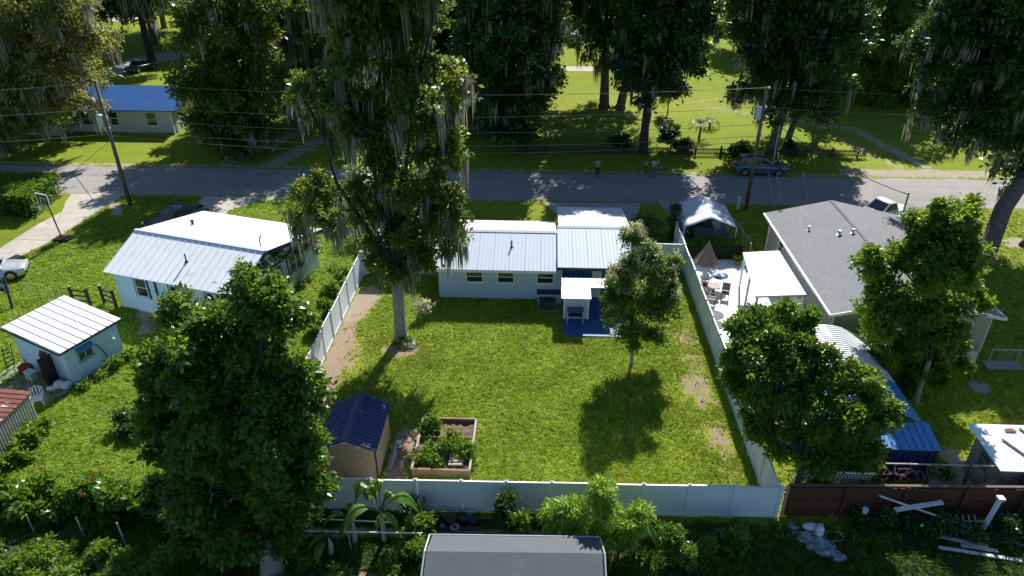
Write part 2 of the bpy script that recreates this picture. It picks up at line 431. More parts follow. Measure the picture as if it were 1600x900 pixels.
def tree(name, label, cat, base, lobes, leafmat_='oak_leaf', n=9000, k=4, size=.3, aspect=.5, droop=.2, spread=.12,
         trunk_r=.35, fork=None, bark='bark', moss=0, moss_len=2.0, moss_w=.07, group=None, seed=1, per=20, fr=.27, up=.8, trunks=None, blossom=0):
    rng = np.random.default_rng(seed)
    root = thing(name, label, cat, (base[0], base[1], 0), group)
    bl = sub_blobs(lobes, rng, per, fr)
    bl[:, :3] -= np.array([base[0], base[1], 0])
    bl[:, 2] = np.maximum(bl[:, 2], bl[:, 3]*.6)
    LL = np.array(lobes, float); LL[:, :3] -= np.array([base[0], base[1], 0])
    P, D, tv = crown_twigs(bl, n, rng, .62, LL)
    V, v = leaf_quads(P, D, k, size, aspect, droop, spread, rng, tv, up)
    obj('crown', fast_mesh('crown', V, 4, leafmat_, v), root)
    if blossom:
        top = bl[bl[:, 2] > np.percentile(bl[:, 2], 45)]
        P, D, tv = crown_twigs(top, blossom, rng); P[:, 2] += .15
        V, v = leaf_quads(P+np.array([0, 0, .12]), D*.3+np.array([0, 0, .6]), 26, size*.55, .8, -.4, np.array([.07, .07, .13]), rng, .3+.7*tv, .9)
        obj('blossom', fast_mesh('blossom', V, 4, 'blossom', v), root)
    L = np.array(lobes, float); L[:, :3] -= np.array([base[0], base[1], 0])
    zmin = (L[:, 2]-L[:, 3]*.3).min()
    fz = fork if fork else max(.8, zmin)
    mb = MB(); lb_ = MB()
    rnd = random.Random(seed)
    for (tx, ty, lean_x, lean_y, tr) in (trunks or [(0, 0, 0, 0, trunk_r)]):
        top = Vector((tx+lean_x, ty+lean_y, fz))
        mb.tube([(tx, ty, -.1), (tx+lean_x*.08, ty+lean_y*.08, fz*.06), (tx+lean_x*.45, ty+lean_y*.45+.05, fz*.5), top], [tr*1.5, tr*1.05, tr*.85, tr*.7], 10)
        for q in L:
            c = Vector(q[:3]); d = c-top
            if trunks and rnd.random() < .35: continue
            if d.length < .3: continue
            j = Vector((rnd.uniform(-.1, .1), rnd.uniform(-.1, .1), rnd.uniform(0, .15)))*d.length
            rr = tr*(.35+.2*rnd.random())
            lb_.tube([top-Vector((0, 0, .1)), top+d*.45+j, c], [rr*.8, rr*.5, rr*.2], 6)
            for _ in range(4):
                e = c+Vector((rnd.gauss(0, 1), rnd.gauss(0, 1), rnd.gauss(.3, .8))).normalized()*q[3]*.95
                lb_.tube([top+d*rnd.uniform(.6, .95)+j*.5, (c+e)/2+Vector((0, 0, .1)), e], [rr*.4, rr*.25, rr*.08], 4)
    put('trunk', mb, bark, root, local=True, smooth=True)
    put('branches', lb_, 'dark_bark', root, local=True, smooth=True)
    if moss:
        V, v = hang_strands(bl, moss, moss_len, moss_w, rng)
        keep = None
        obj('moss', fast_mesh('moss', V, 4, 'moss_strand', v), root)
    return root
def px_lobes(Y, spec, deep=0):
    out = []; rd = random.Random(int(Y*10))
    if deep: spec = [(s[0], s[1], s[2], (s[3] if len(s) > 3 else 0)-.25*deep) for s in spec]+[(s[0]+rd.uniform(-8, 8), s[1]+rd.uniform(-6, 6), s[2]*.9, (s[3] if len(s) > 3 else 0)+deep*rd.uniform(.5, 1.0)) for s in spec]
    for s in spec:
        px, py, r = s[:3]; dy = s[3] if len(s) > 3 else 0
        p = A(px, py, Y+dy); out.append((p[0], p[1], p[2], r*mpp(p)))
    return out
def bush(name, label, cat, lobes, leafmat_='weed_leaf', n=900, k=4, size=.14, aspect=.45, droop=.1, group=None, seed=1, spread=.05, stem=True, per=7, kind=None):
    rng = np.random.default_rng(seed)
    L = np.array(lobes, float); c = (L[:, 0].mean(), L[:, 1].mean(), 0)
    bl = sub_blobs(lobes, rng, per+5, .42); bl[:, :3] -= np.array(c)
    P, D, tv = crown_twigs(bl, n, rng); P[:, 2] = np.maximum(P[:, 2], .03)
    V, v = leaf_quads(P, D, k, size, aspect, droop, spread, rng, tv); V[:, 2] = np.maximum(V[:, 2], .015)
    if not stem:
        o = obj(name, fast_mesh(name, V, 4, leafmat_, v), None, c)
        return tag(o, label, cat, group, kind)
    root = thing(name, label, cat, c, group)
    obj('foliage', fast_mesh('foliage', V, 4, leafmat_, v), root)
    mb = MB()
    for q in bl[::2]:
        mb.tube([(q[0]*.3, q[1]*.3, 0), (q[0]*.6, q[1]*.6, q[2]*.6), (q[0], q[1], q[2])], [.02, .015, .006], 4)
    put('stems', mb, 'bark', root, local=True)
    return root

# ---------------------------------------------------------------- building helpers
def roof_panels(parent, Aq, Bq, Dq, pw, m, rib=.3, rh=.03, name='roof_panel', t=.03):
    Aq, Bq, Dq = Vector(Aq), Vector(Bq), Vector(Dq)
    e = Bq-Aq; s = Dq-Aq; n = max(1, round(e.length/pw)); st = e/n; up = e.cross(s).normalized()
    if up.z < 0: up = -up
    mb = MB(); w_ = st.length; ed = st.normalized(); g = .006
    a = Aq+ed*g; b = Aq+st-ed*g
    mb.slab([a, b, b+s, a+s], t, up)
    k = max(1, round(w_/rib)); rw = min(.05, rib*.25)
    for i in range(k):
        c = Aq+st*(i/k)+ed*(rw/2+.004)
        q = [c-ed*rw/2, c+ed*rw/2, c+ed*rw/2+s, c-ed*rw/2+s]
        q2 = [p+up*rh+ed*x for p, x in zip(q, (rw*.25, -rw*.25, -rw*.25, rw*.25))]
        q = [p+up*.001 for p in q]
        mb.add(q+q2, [(4, 5, 6, 7), (0, 1, 5, 4), (1, 2, 6, 5), (2, 3, 7, 6), (3, 0, 4, 7)])
    off = wloc(parent); me = mb.mesh(name, m, off)
    for i in range(n):
        obj(name, me, parent, st*i)
def gable_wall(mb, pts):    # closed polygon prism wall given outline (list of 3d), thickness inward handled by caller
    n = len(pts); mb.add(pts, [tuple(range(n))])
def window(parent, c, wd, ht, ang, frame='white_paint', sash='white_paint', gl='glass', sill=True, trim=None, mull=True, cols=1):
    """ang: outward normal angle in plan; c centre on the wall face"""
    n = Vector((math.cos(ang), math.sin(ang), 0)); s = Vector((-n.y, n.x, 0)); c = Vector(c)
    def bx(mb, a0, a1, z0, z1, d0, d1):
        q = [c+s*a+n*d+Vector((0, 0, z)) for z in (z0, z1) for a, d in ((a0, d0), (a1, d0), (a1, d1), (a0, d1))]
        mb.add(q, [(3, 2, 1, 0), (4, 5, 6, 7), (0, 1, 5, 4), (1, 2, 6, 5), (2, 3, 7, 6), (3, 0, 4, 7)])
    mb = MB(); f = .07; W, Hh = wd/2, ht/2
    bx(mb, -W-f, -W, -Hh-f, Hh+f, .002, .06); bx(mb, W, W+f, -Hh-f, Hh+f, .002, .06)
    bx(mb, -W+.002, W-.002, Hh, Hh+f, .002, .058); bx(mb, -W+.002, W-.002, -Hh-f, -Hh, .002, .058)
    if mull: bx(mb, -W+.002, W-.002, -.025, .025, .012, .045)
    for i in range(1, cols): x = -W+wd*i/cols; bx(mb, x-.03, x+.03, -Hh+.002, Hh-.002, .002, .05)
    fr = put('window', mb, frame, parent)
    g = MB(); bx(g, -W, W, -Hh, Hh, .003, .014); put('pane', g, gl, fr)
    if sill:
        g = MB(); bx(g, -W-.12, W+.12, -Hh-f-.06, -Hh-f-.005, .002, .12); put('sill', g, frame, fr)
    if trim:
        for a0, a1, z0, z1 in ((-W-f-.1, -W-f-.002, -Hh-f-.1, Hh+f+.1), (W+f+.002, W+f+.1, -Hh-f-.1, Hh+f+.1), (-W-f, W+f, Hh+f+.002, Hh+f+.1)):
            g = MB(); bx(g, a0, a1, z0, z1, .002, .04); put('trim', g, trim, fr)
    return fr
def vinyl_fence(label, p0, p1, n, m='vinyl', h=1.83, group=None, rnd=random.Random(3)):
    p0 = Vector((*p0, 0)); p1 = Vector((*p1, 0)); d = p1-p0; st = d/n; a = math.atan2(d.y, d.x); L = st.length
    t = thing('vinyl_fence', label, 'fence', p0, group)
    mp = MB().box(-.065, .065, -.065, .065, 0, h+.03).mesh('post', m)
    mc = MB().add([(-.08, -.08, h+.032), (.08, -.08, h+.032), (.08, .08, h+.032), (-.08, .08, h+.032), (0, 0, h+.1)], [(0, 1, 4), (1, 2, 4), (2, 3, 4), (3, 0, 4), (3, 2, 1, 0)]).mesh('cap', 'white_paint')
    pm = MB(); nb = max(4, round(L/.29)); bw = (L-.14)/nb
    for i in range(nb):
        pm.box(.07+i*bw+.0004, .07+(i+1)*bw-.0004, -.014+.003*(i % 2), .014-.003*(i % 2), .16, h-.05)
    mpan = pm.mesh('panel', m)
    mtr = MB().box(.067, L-.067, -.035, .035, h-.048, h).mesh('top_rail', 'white_paint')
    mbr = MB().box(.067, L-.067, -.035, .035, .04, .158).mesh('bottom_rail', m)
    for i in range(n+1):
        q = st*i; tl = rnd.uniform(-.006, .006)
        po = obj('post', mp, t, q, a); po.rotation_euler = (tl, tl*.7, a); obj('cap', mc, po)
        if i < n:
            pa = obj('panel', mpan, t, q, a); pa.rotation_euler = (rnd.uniform(-.012, .012), 0, a)
            obj('top_rail', mtr, pa); obj('bottom_rail', mbr, pa)
    return t

# ---------------------------------------------------------------- ground, road, paving
def inpoly(x, y, poly):
    c = np.zeros(x.shape, bool); n = len(poly)
    for i in range(n):
        x0, y0 = poly[i][:2]; x1, y1 = poly[(i+1) % n][:2]
        if y0 == y1: continue
        c ^= ((y0 > y) != (y1 > y)) & (x < (x1-x0)*(y-y0)/(y1-y0)+x0)
    return c
def blob(x, y, cx, cy, rx, ry): return np.clip(1.35-np.hypot((x-cx)/rx, (y-cy)/ry), 0, 1)
def seg(x, y, a, b, r):
    ax, ay = a; bx_, by = b; dx, dy = bx_-ax, by-ay
    t = np.clip(((x-ax)*dx+(y-ay)*dy)/(dx*dx+dy*dy), 0, 1)
    return np.clip(1.4-np.hypot(x-ax-t*dx, y-ay-t*dy)/r, 0, 1)
def dirt_at(x, y):
    d = np.zeros_like(x)
    for f in (lambda: blob(x, y, -10.8, 38.6, 1.0, 2.3), lambda: seg(x, y, (-11.2, 38), (-10.9, 25), .75)*.85, lambda: blob(x, y, -10.4, 32.3, 1.0, 2.6)*.55,
              lambda: seg(x, y, (8.5, 36), (8.6, 24), .9)*.54, lambda: blob(x, y, 8.6, 34.6, .8, 1.7)*.62, lambda: blob(x, y, 8.3, 30.6, 1.1, 1.6)*.62, lambda: blob(x, y, 7.4, 28.6, 1.3, 1.5)*.36, lambda: blob(x, y, 8.7, 25.6, .9, 1.6)*.6, lambda: blob(x, y, 9.0, 22.6, .6, 1.0)*.9,
              lambda: blob(x, y, -5.9, 25.6, .8, 1.1), lambda: seg(x, y, (-6.2, 26), (-6.1, 23.2), .5), lambda: blob(x, y, -7.6, 33.2, 1.5, .9), lambda: seg(x, y, (-9.3, 22.6), (-6.2, 22.6), .4),
              lambda: blob(x, y, -6.6, 17.6, 3.2, .9)*.85, lambda: blob(x, y, -16.5, 17.2, 1.0, .5)*.8, lambda: seg(x, y, (-9, 20.1), (6, 20.4), .35)*.8,
              lambda: seg(x, y, (33.3, 75.5), (35.8, 62.5), .9)*.62, lambda: seg(x, y, (29.9, 75), (33.5, 62.5), .7)*.5, lambda: seg(x, y, (20, 84), (33, 76), 1.2)*.5,
              lambda: seg(x, y, (-60, 62.2), (60, 62.2), .5)*.55, lambda: seg(x, y, (-60, 55), (60, 55), .35)*.5, lambda: seg(x, y, (28, 63), (40, 63), 1.1)*.8,
              lambda: seg(x, y, (5, 84), (14, 78), .9)*.35, lambda: seg(x, y, (17, 86), (26, 90), 1.0)*.45, lambda: seg(x, y, (-26.5, 41), (-23, 34.5), .55)*.8, lambda: blob(x, y, 35, 48.5, 1.6, 1.2)*.9,
              lambda: seg(x, y, (-29.5, 63), (-26, 72), 1.1)*.7, lambda: seg(x, y, (-25, 63), (-22.4, 71), 1.3)*.75, lambda: seg(x, y, (17.6, 23.2), (19.2, 25.8), .6)*.8, lambda: seg(x, y, (-35.8, 54.5), (-33.5, 51), .5)*.8,
              lambda: blob(x, y, 20.8, 46.8, 4.2, 1.6)*.0, lambda: blob(x, y, 25.5, 47.5, 1.6, 3.2)*.8, lambda: blob(x, y, -20, 45, 2.0, .6)*.3):
        d = np.maximum(d, f())
    return d
def dry_at(x, y):
    d = .28*np.ones_like(x)
    d = np.maximum(d, .5*blob(x, y, 7.5, 28, 3, 8)); d = np.maximum(d, .5*blob(x, y, -10, 33, 2, 9))
    d = np.maximum(d, .48*blob(x, y, 12, 85, 22, 14)); d = np.maximum(d, .5*blob(x, y, 32, 68, 8, 10))
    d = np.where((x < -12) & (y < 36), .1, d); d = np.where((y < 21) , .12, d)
    return d
gx = np.unique(np.concatenate([np.arange(-44, 44.01, .4), np.arange(-100, 100.1, 2.5), np.linspace(-500, 500, 41)]))
gy = np.unique(np.concatenate([np.arange(12, 66.01, .35), np.arange(66, 130.1, 1.2), np.linspace(-60, 700, 39)]))
GX, GY = np.meshgrid(gx, gy); nx, ny = len(gx), len(gy)
me = bpy.data.meshes.new('lawn')
co = np.stack([GX, GY, np.zeros_like(GX)], -1).reshape(-1, 3)
ii = (np.arange(ny-1)[:, None]*nx+np.arange(nx-1)[None]).ravel()
fc = np.stack([ii, ii+1, ii+nx+1, ii+nx], 1).astype(np.int32)
me.vertices.add(len(co)); me.vertices.foreach_set('co', co.astype(np.float32).ravel())
me.loops.add(fc.size); me.loops.foreach_set('vertex_index', fc.ravel())
me.polygons.add(len(fc)); me.polygons.foreach_set('loop_start', np.arange(0, fc.size, 4, dtype=np.int32)); me.update(calc_edges=True)
for nm, fn in (('dirt', dirt_at), ('dry', dry_at), ('lush', lambda x, y: np.clip(np.where(y < 21.4, (21.4-y)/.8, 0), 0, .9)+np.where((x < -11.9) & (y < 50) & (y >= 21.4), .22, 0)), ('pale', lambda x, y: np.where((y > 50) | (x > 17), .8, .0)+np.where((y > 36) & (y < 41) & (x < -9), .35, 0))):  # lush: bottom strip darkened for weeds and self-shadow; left yard only deeper green
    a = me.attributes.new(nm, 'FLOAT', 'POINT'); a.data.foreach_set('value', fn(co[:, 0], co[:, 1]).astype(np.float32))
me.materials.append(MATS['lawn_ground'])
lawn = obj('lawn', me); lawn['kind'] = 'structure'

rr = random.Random(7)
def strip(name, xs, ylo, yhi, z, m, jit=.18):
    mb = MB(); lo = [(x, ylo(x)+rr.uniform(-jit, jit), z) for x in xs]; hi = [(x, yhi(x)+rr.uniform(-jit, jit), z) for x in xs]
    for i in range(len(xs)-1): mb.add([lo[i], lo[i+1], hi[i+1], hi[i]], [(0, 1, 2, 3)])
    return struct(name, mb, m)
xs = [i*1.3 for i in range(-110, 111)]
strip('road', xs, lambda x: 55.2+.012*x*(x < 0)*0, lambda x: 61.6, .008, 'asphalt')
def sheet(name, poly, z, m):
    return struct(name, MB().add([(p[0], p[1], z) for p in poly], [tuple(range(len(poly)))]), m)
DRIVE = [G(112, 303), G(200, 302), G(170, 320), G(142, 337), G(90, 372), G(32, 401), G(0, 430), (-37.5, 35), (-43, 35), G(0, 388), G(60, 350), G(97, 331), G(103, 315)]
sheet('driveway', DRIVE, .012, 'concrete')
APRON = [G(318, 307), G(470, 308), G(400, 315), G(356, 330), (-23.8, 46.8), (-27, 46), (-30, 47.6), G(300, 326)]
sheet('driveway', APRON, .013, 'concrete')
FRONT = [G(850, 317), G(1003, 318), G(990, 345), (6, 48.5), (1.6, 48.5), G(870, 335)]
sheet('driveway', FRONT, .012, 'concrete_grey')
TENTPAD = [G(1028, 315), G(1090, 316), (13.9, 55), (14.0, 46.2), (10.05, 46.2), G(1052, 345)]
sheet('driveway', TENTPAD, .012, 'concrete_grey')
WTR = [(24.8, 55.3), (29.6, 55.3), (29.2, 50), (24.9, 47.5)]
sheet('driveway', WTR, .012, 'concrete')
DECK = [(10.0, 34.6), (15.5, 34.6), (15.5, 45.0), (10.0, 45.0)]
sheet('patio', DECK, .03, 'membrane')
PAD = [(17.3, 22.6), (19.3, 22.6), (19.2, 25.0), (17.9, 26.4), (17.3, 26)]
sheet('concrete_path', PAD, .012, 'concrete')
FARROAD = [(-12, 101.8), (20, 101.8), (20, 104.6), (-12, 104.6)]
sheet('far_lane', FARROAD, .012, 'concrete')
FARDRIVE = [G(150, 116), G(170, 121), G(230, 101), G(330, 84), (-40, 118), G(250, 82), G(200, 92)]
sheet('far_lane', FARDRIVE, .013, 'concrete_grey')
LOTF = [(-110, 138), (-78, 138), (-78, 175), (-110, 175)]
sheet('parking_area', LOTF, .012, 'concrete')
PATIO = [(1.46, 34.85), (5.0, 34.85), (5.0, 39.2), (1.46, 39.2)]
pm = MB().slab([(x, y, .10) for x, y in PATIO], .1)
struct('patio_slab', pm, 'blue_paint')

NOGRASS = [DRIVE, APRON, FRONT, TENTPAD, WTR, DECK, PAD, FARROAD, PATIO, [(-200, 55.3), (200, 55.3), (200, 61.5), (-200, 61.5)],
           [(-6.3, 39), (5.4, 39), (5.4, 48), (-6.3, 46)], [(15.5, 33), (24.3, 33), (24.3, 46), (15.5, 46)], [(-9.2, 23.1), (-6.8, 23.1), (-6.8, 25.8), (-9.2, 25.8)], [(-5.5, 23.3), (-2.8, 23.3), (-2.9, 26.9), (-5.6, 26.9)]]
def grass(name, label, x0, x1, y0, y1, n, blades, size, seed, m_='grass_blade'):
    rng = np.random.default_rng(seed)
    x = rng.uniform(x0, x1, n); y = rng.uniform(y0, y1, n)
    # only where it can be seen from the drone
    k = np.abs(x) < .78*y+6
    d = dirt_at(x, y)+rng.normal(0, .12, n)
    nz = np.array([mnoise.noise((a*.55, b*.55, 0)) for a, b in zip(x, y)])
    k &= (d+nz*.5 < .44)
    for p in NOGRASS: k &= ~inpoly(x, y, p)
    x, y, nz = x[k], y[k], nz[k]; m = len(x)
    P = np.repeat(np.stack([x, y, np.zeros(m)], 1), blades, 0)+rng.normal(0, 1, (m*blades, 3))*np.array([.07, .07, 0])
    th = rng.uniform(0, 2*math.pi, m)
    th = np.repeat(th, blades)+rng.normal(0, .7, m*blades); tilt = rng.uniform(.15, .9, m*blades)
    s = size*1.25*rng.uniform(.5, 1.3, m*blades)[:, None]
    dr = np.stack([np.cos(th)*np.cos(tilt), np.sin(th)*np.cos(tilt), np.sin(tilt)], 1)
    sw = np.stack([-np.sin(th), np.cos(th), np.zeros(m*blades)], 1)*s*.13
    V = np.stack([P-sw, P+sw, P+dr*s], 1).reshape(-1, 3)
    v = np.clip(np.repeat(rng.uniform(0, 1, m)*.75+nz*.35+.1, blades)+rng.uniform(-.15, .15, m*blades), 0, 1)
    o = obj(name, fast_mesh(name, V, 3, m_, v)); tag(o, label, 'grass', None, 'stuff'); return o
grass('lawn_grass', 'coarse short green grass covering the fenced back lawn', -11.5, 9.7, 21.6, 48, 56000, 5, .17, 11)
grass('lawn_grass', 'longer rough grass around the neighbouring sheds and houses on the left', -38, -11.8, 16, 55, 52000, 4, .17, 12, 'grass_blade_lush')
grass('lawn_grass', 'rough grass between the grey roofed house and the bottom right shed', 9.9, 38, 20.5, 55, 20000, 4, .22, 13)
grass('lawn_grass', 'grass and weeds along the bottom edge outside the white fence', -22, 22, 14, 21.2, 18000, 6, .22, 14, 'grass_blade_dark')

rng = np.random.default_rng(77); n = 2600
P = np.stack([rng.uniform(-11.3, 9.5, n), 21.8+rng.uniform(0, 1, n)**1.3*26, rng.uniform(.05, .12, n)], 1)
k_ = np.ones(n, bool)
for p in NOGRASS: k_ &= ~inpoly(P[:, 0], P[:, 1], p)
V, v = leaf_quads(P[k_], unit(rng.normal(0, 1, (k_.sum(), 3))*np.array([1, 1, .1])), 1, .13, .6, 0, 0, rng, None, 2.0)
tag(obj('leaf_litter', fast_mesh('leaf_litter', V, 4, 'litter', v)), 'scattered dry brown leaves lying on the fenced lawn', 'leaf litter', None, 'stuff')

# ---------------------------------------------------------------- main house
mh = thing('house', 'long low grey-blue block house with silver ribbed roof, in the middle behind the lawn', 'house', (-2.6, 42.5))
mb = MB()
X0, X1, Y0, Y1 = -6.25, 1.45, 39.0, 45.2
zE, zR, yR = 2.28, 3.2, 42.15
mb.slab([(X0, Y0, zE), (X1, Y0, zE), (X1, Y1, zE), (X0, Y1, zE)], zE)
mb.add([(X0, Y0, zE+.002), (X1, Y0, zE+.002), (X1, yR, zR-.05), (X0, yR, zR-.05), (X1, Y1, zE+.002), (X0, Y1, zE+.002)], [(0, 1, 2, 3), (3, 2, 4, 5), (0, 3, 5), (1, 4, 2)])
put('wall', mb, 'grey_blue_wall', mh)
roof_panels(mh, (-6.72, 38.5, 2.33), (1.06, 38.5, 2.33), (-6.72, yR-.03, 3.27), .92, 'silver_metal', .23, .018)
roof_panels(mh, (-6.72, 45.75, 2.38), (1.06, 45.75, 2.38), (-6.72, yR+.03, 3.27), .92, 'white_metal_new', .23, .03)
put('ridge_cap', MB().add([(-6.76, yR-.2, 3.268), (1.06, yR-.2, 3.268), (1.06, yR, 3.34), (-6.76, yR, 3.34), (1.06, yR+.2, 3.268), (-6.76, yR+.2, 3.268)], [(0, 1, 2, 3), (3, 2, 4, 5)]), 'silver_metal', mh)
put('fascia', MB().box(-6.70, 1.05, 38.51, 38.54, 2.14, 2.295), 'white_paint', mh)
put('plumbing_vent', MB().tube([(-1.75, 40.6, 2.6), (-1.75, 40.6, 3.35)], .05, 8).lathe((-1.75, 40.6, 2.82), [(.14, 0), (.08, .1)], 8), 'dark_trim', mh)
for x in (-4.0, -2.05, .4): window(mh, (x, Y0, 1.62), .95, .72, -math.pi/2)
# left carport wing behind the mossy tree
put('wing_wall', MB().box(-10.6, -6.95, 42.0, 45.0, 0, 2.1), 'grey_blue_wall', mh)
roof_panels(mh, (-11.0, 41.6, 2.15), (-6.78, 41.6, 2.15), (-11.0, 45.4, 2.75), .92, 'white_metal_new', .23, .03)
# raised right section
sx0, sx1 = 1.12, 5.78
mb = MB(); mb.slab([(1.47, 39.35, 2.5), (5.4, 39.35, 2.5), (5.4, 47.8, 2.3), (1.47, 47.8, 2.3)], 2.3)
mb.add([(5.41, 39.35, 2.5), (5.41, 47.8, 2.25), (5.41, 42.6, 3.38)], [(0, 1, 2)]); mb.add([(1.46, 39.35, 2.5), (1.46, 47.8, 2.25), (1.46, 42.6, 3.38)], [(2, 1, 0)])
put('section_wall', mb, 'blue_paint', mh)
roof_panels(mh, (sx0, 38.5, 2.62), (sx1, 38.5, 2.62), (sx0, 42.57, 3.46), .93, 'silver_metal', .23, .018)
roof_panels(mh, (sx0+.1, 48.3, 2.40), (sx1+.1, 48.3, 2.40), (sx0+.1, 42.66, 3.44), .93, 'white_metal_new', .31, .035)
put('ridge_cap', MB().add([(sx0, 42.4, 3.455), (sx1, 42.4, 3.455), (sx1, 42.6, 3.53), (sx0, 42.6, 3.53), (sx1, 42.8, 3.455), (sx0, 42.8, 3.455)], [(0, 1, 2, 3), (3, 2, 4, 5)]), 'silver_metal', mh)
put('fascia', MB().box(sx0, sx1, 38.515, 38.55, 2.40, 2.585), 'dark_trim', mh)
put('awning_post', MB().box(5.3, 5.42, 37.9, 38.02, .1, 2.4), 'white_paint', mh)
# porch roof, utility closet, low cupboard
roof_panels(mh, (1.36, 37.15, 2.02), (4.75, 37.15, 2.02), (1.36, 38.05, 2.17), .85, 'white_metal_new', .28, .03, 'porch_panel')
roof_panels(mh, (1.33, 36.05, 1.88), (3.08, 36.05, 1.88), (1.33, 37.145, 2.02), .87, 'white_metal_new', .28, .03, 'porch_panel')
put('closet', MB().box(1.55, 3.0, 36.7, 37.9, .1, 1.84), 'grey_blue_wall', mh)
put('closet_corner', MB().box(1.5, 1.6, 36.66, 36.74, .1, 1.83).box(2.93, 3.03, 36.66, 36.74, .1, 1.83), 'white_paint', mh)
put('door', MB().box(3.3, 3.9, 39.28, 39.345, .12, 2.1), 'white_paint', mh)
put('cupboard', MB().box(-.05, 1.44, 38.45, 38.98, 0, .74), 'grey_blue_wall', mh)
put('cupboard_lid', MB().box(-.1, 1.449, 38.4, 38.985, .742, .79), 'dark_trim', mh)

tb = thing('side_table', 'narrow blue-topped side table with a dark shelf against the patio closet', 'table', (2.2, 36.3, .1))
put('tabletop', MB().box(1.72, 2.68, 36.12, 36.62, .92, .96), 'blue_paint', tb)
put('shelf', MB().box(1.77, 2.63, 36.2, 36.58, .55, .60), 'black', tb)
for x in (1.75, 2.65):
    for y in (36.15, 36.59): put('leg', MB().box(x-.03, x+.03, y-.03, y+.03, .1, .918), 'pale_stucco', tb)
ac = thing('air_conditioner', 'dark outdoor unit low in the shade beside the grey-blue cupboard wall', 'air conditioner', (.55, 38.0))
put('housing', MB().box(.05, 1.05, 37.7, 38.3, .06, .62), 'dark_trim', ac); put('fan_guard', MB().lathe((.55, 38.0, .622), [(.26, 0), (.24, .03), (.05, .04)], 14), 'black', ac)
put('pad', MB().box(-.05, 1.15, 37.6, 38.4, 0, .058), 'concrete_grey', ac)
mw = thing('deck_chair', 'small dark folded chair standing on the blue patio by the doorway', 'chair', (4.1, 37.3, .1))
put('seat', MB().box(3.85, 4.35, 37.05, 37.55, .5, .54), 'dark_trim', mw); put('backrest', MB().slab([(3.85, 37.55, .56), (4.35, 37.55, .56), (4.35, 37.75, 1.05), (3.85, 37.75, 1.05)], .03), 'dark_trim', mw)
for x in (3.88, 4.32):
    for y in (37.08, 37.52): put('leg', MB().box(x-.02, x+.02, y-.02, y+.02, .1, .498), 'steel', mw)

# ---------------------------------------------------------------- fences of the yard
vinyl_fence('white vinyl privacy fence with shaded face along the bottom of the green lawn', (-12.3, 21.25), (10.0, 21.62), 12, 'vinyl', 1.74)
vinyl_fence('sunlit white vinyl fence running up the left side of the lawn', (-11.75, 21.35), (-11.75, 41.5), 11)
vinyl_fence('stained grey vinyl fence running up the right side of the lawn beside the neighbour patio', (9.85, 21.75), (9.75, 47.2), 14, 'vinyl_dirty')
vinyl_fence('short white fence piece joining the house to the right hand fence', (5.9, 43.8), (9.6, 43.65), 2)
vinyl_fence('short white fence piece at the far end of the left fence behind the mossy tree', (-11.75, 41.7), (-10.7, 42.6), 1)

# ---------------------------------------------------------------- left neighbour house
ph = -.277; ux, uy = math.cos(ph), math.sin(ph); vx, vy = -uy, ux
OX, OY = -26.16, 36.8
def LH(a, b, z=0): return (OX+ux*a+vx*b, OY+uy*a+vy*b, z)
lh = thing('house', 'pale blue house with white two-part roof and vine grown side wall, left of the lawn', 'house', (-21, 40))
mb = MB(); a0, a1, b0, b1 = .35, 9.1, .35, 8.8
mb.add([LH(a0, b0), LH(a1, b0), LH(a1, b1), LH(a0, b1), LH(a0, b0, 2.6), LH(a1, b0, 2.6), LH(a1, b1, 2.72), LH(a0, b1, 2.72), LH(a0, 3.15, 3.9), LH(a1, 3.15, 3.9)],
       [(3, 2, 1, 0), (0, 1, 5, 4), (1, 2, 6, 9, 5), (2, 3, 7, 6), (3, 0, 4, 8, 7), (4, 5, 9, 8), (8, 9, 6, 7)])
put('wall', mb, 'pale_blue_wall', lh)
roof_panels(lh, LH(0, 0, 2.6), LH(9.46, 0, 2.6), LH(0, 3.12, 3.99), .5, 'white_metal', .5, .04)
mb = MB(); mb.slab([LH(-.05, 3.16, 3.97), LH(9.5, 3.16, 3.97), LH(9.5, 9.15, 2.79), LH(-.05, 9.15, 2.79)], .12)
put('membrane_roof', mb, 'membrane', lh)
put('ridge_cap', MB().bar(LH(-.05, 3.14, 4.01), LH(9.5, 3.14, 4.01), .22, .05), 'grey_blue_wall', lh)
put('fascia', MB().bar(LH(9.52, 0, 2.5), LH(9.52, 3.1, 3.88), .04, .22).bar(LH(9.54, 3.2, 3.84), LH(9.54, 9.15, 2.66), .04, .24), 'navy_trim', lh)
put('plumbing_vent', MB().tube([LH(5.0, 1.55, 3.2), LH(5.0, 1.55, 3.85)], .045, 8).lathe(LH(5.0, 1.55, 3.3), [(.12, 0), (.07, .1)], 8), 'dark_trim', lh)
put('plumbing_vent', MB().tube([LH(8.6, 3.9, 3.8), LH(8.6, 3.9, 4.3), LH(8.6, 4.1, 4.45)], .04, 6), 'dark_trim', lh)
put('vent', MB().lathe(LH(1.9, 5.9, 3.42), [(.09, 0), (.09, .22), (.14, .24), (.1, .32)], 8), 'dark_trim', lh)
na = ph-math.pi/2
window(lh, LH(2.35, b0, 1.75), .75, 1.15, na, trim='navy_trim')
window(lh, LH(4.75, b0, 1.8), .45, .9, na, trim='navy_trim')
window(lh, LH(7.6, b0, 1.75), .9, 1.05, na, trim='navy_trim')
put('drain_pipe', MB().bar(LH(3.45, b0-.05, .1), LH(3.45, b0-.05, 2.55), .09), 'navy_trim', lh)
ea = ph
window(lh, LH(a1, 4.25, 1.75), .85, 1.1, ea, trim='navy_trim')
window(lh, LH(a1, 6.3, 1.75), 1.5, 1.3, ea, trim='navy_trim', cols=2)
put('drain_pipe', MB().bar(LH(a1+.05, 2.0, .1), LH(a1+.05, 2.0, 3.2), .07), 'navy_trim', lh)
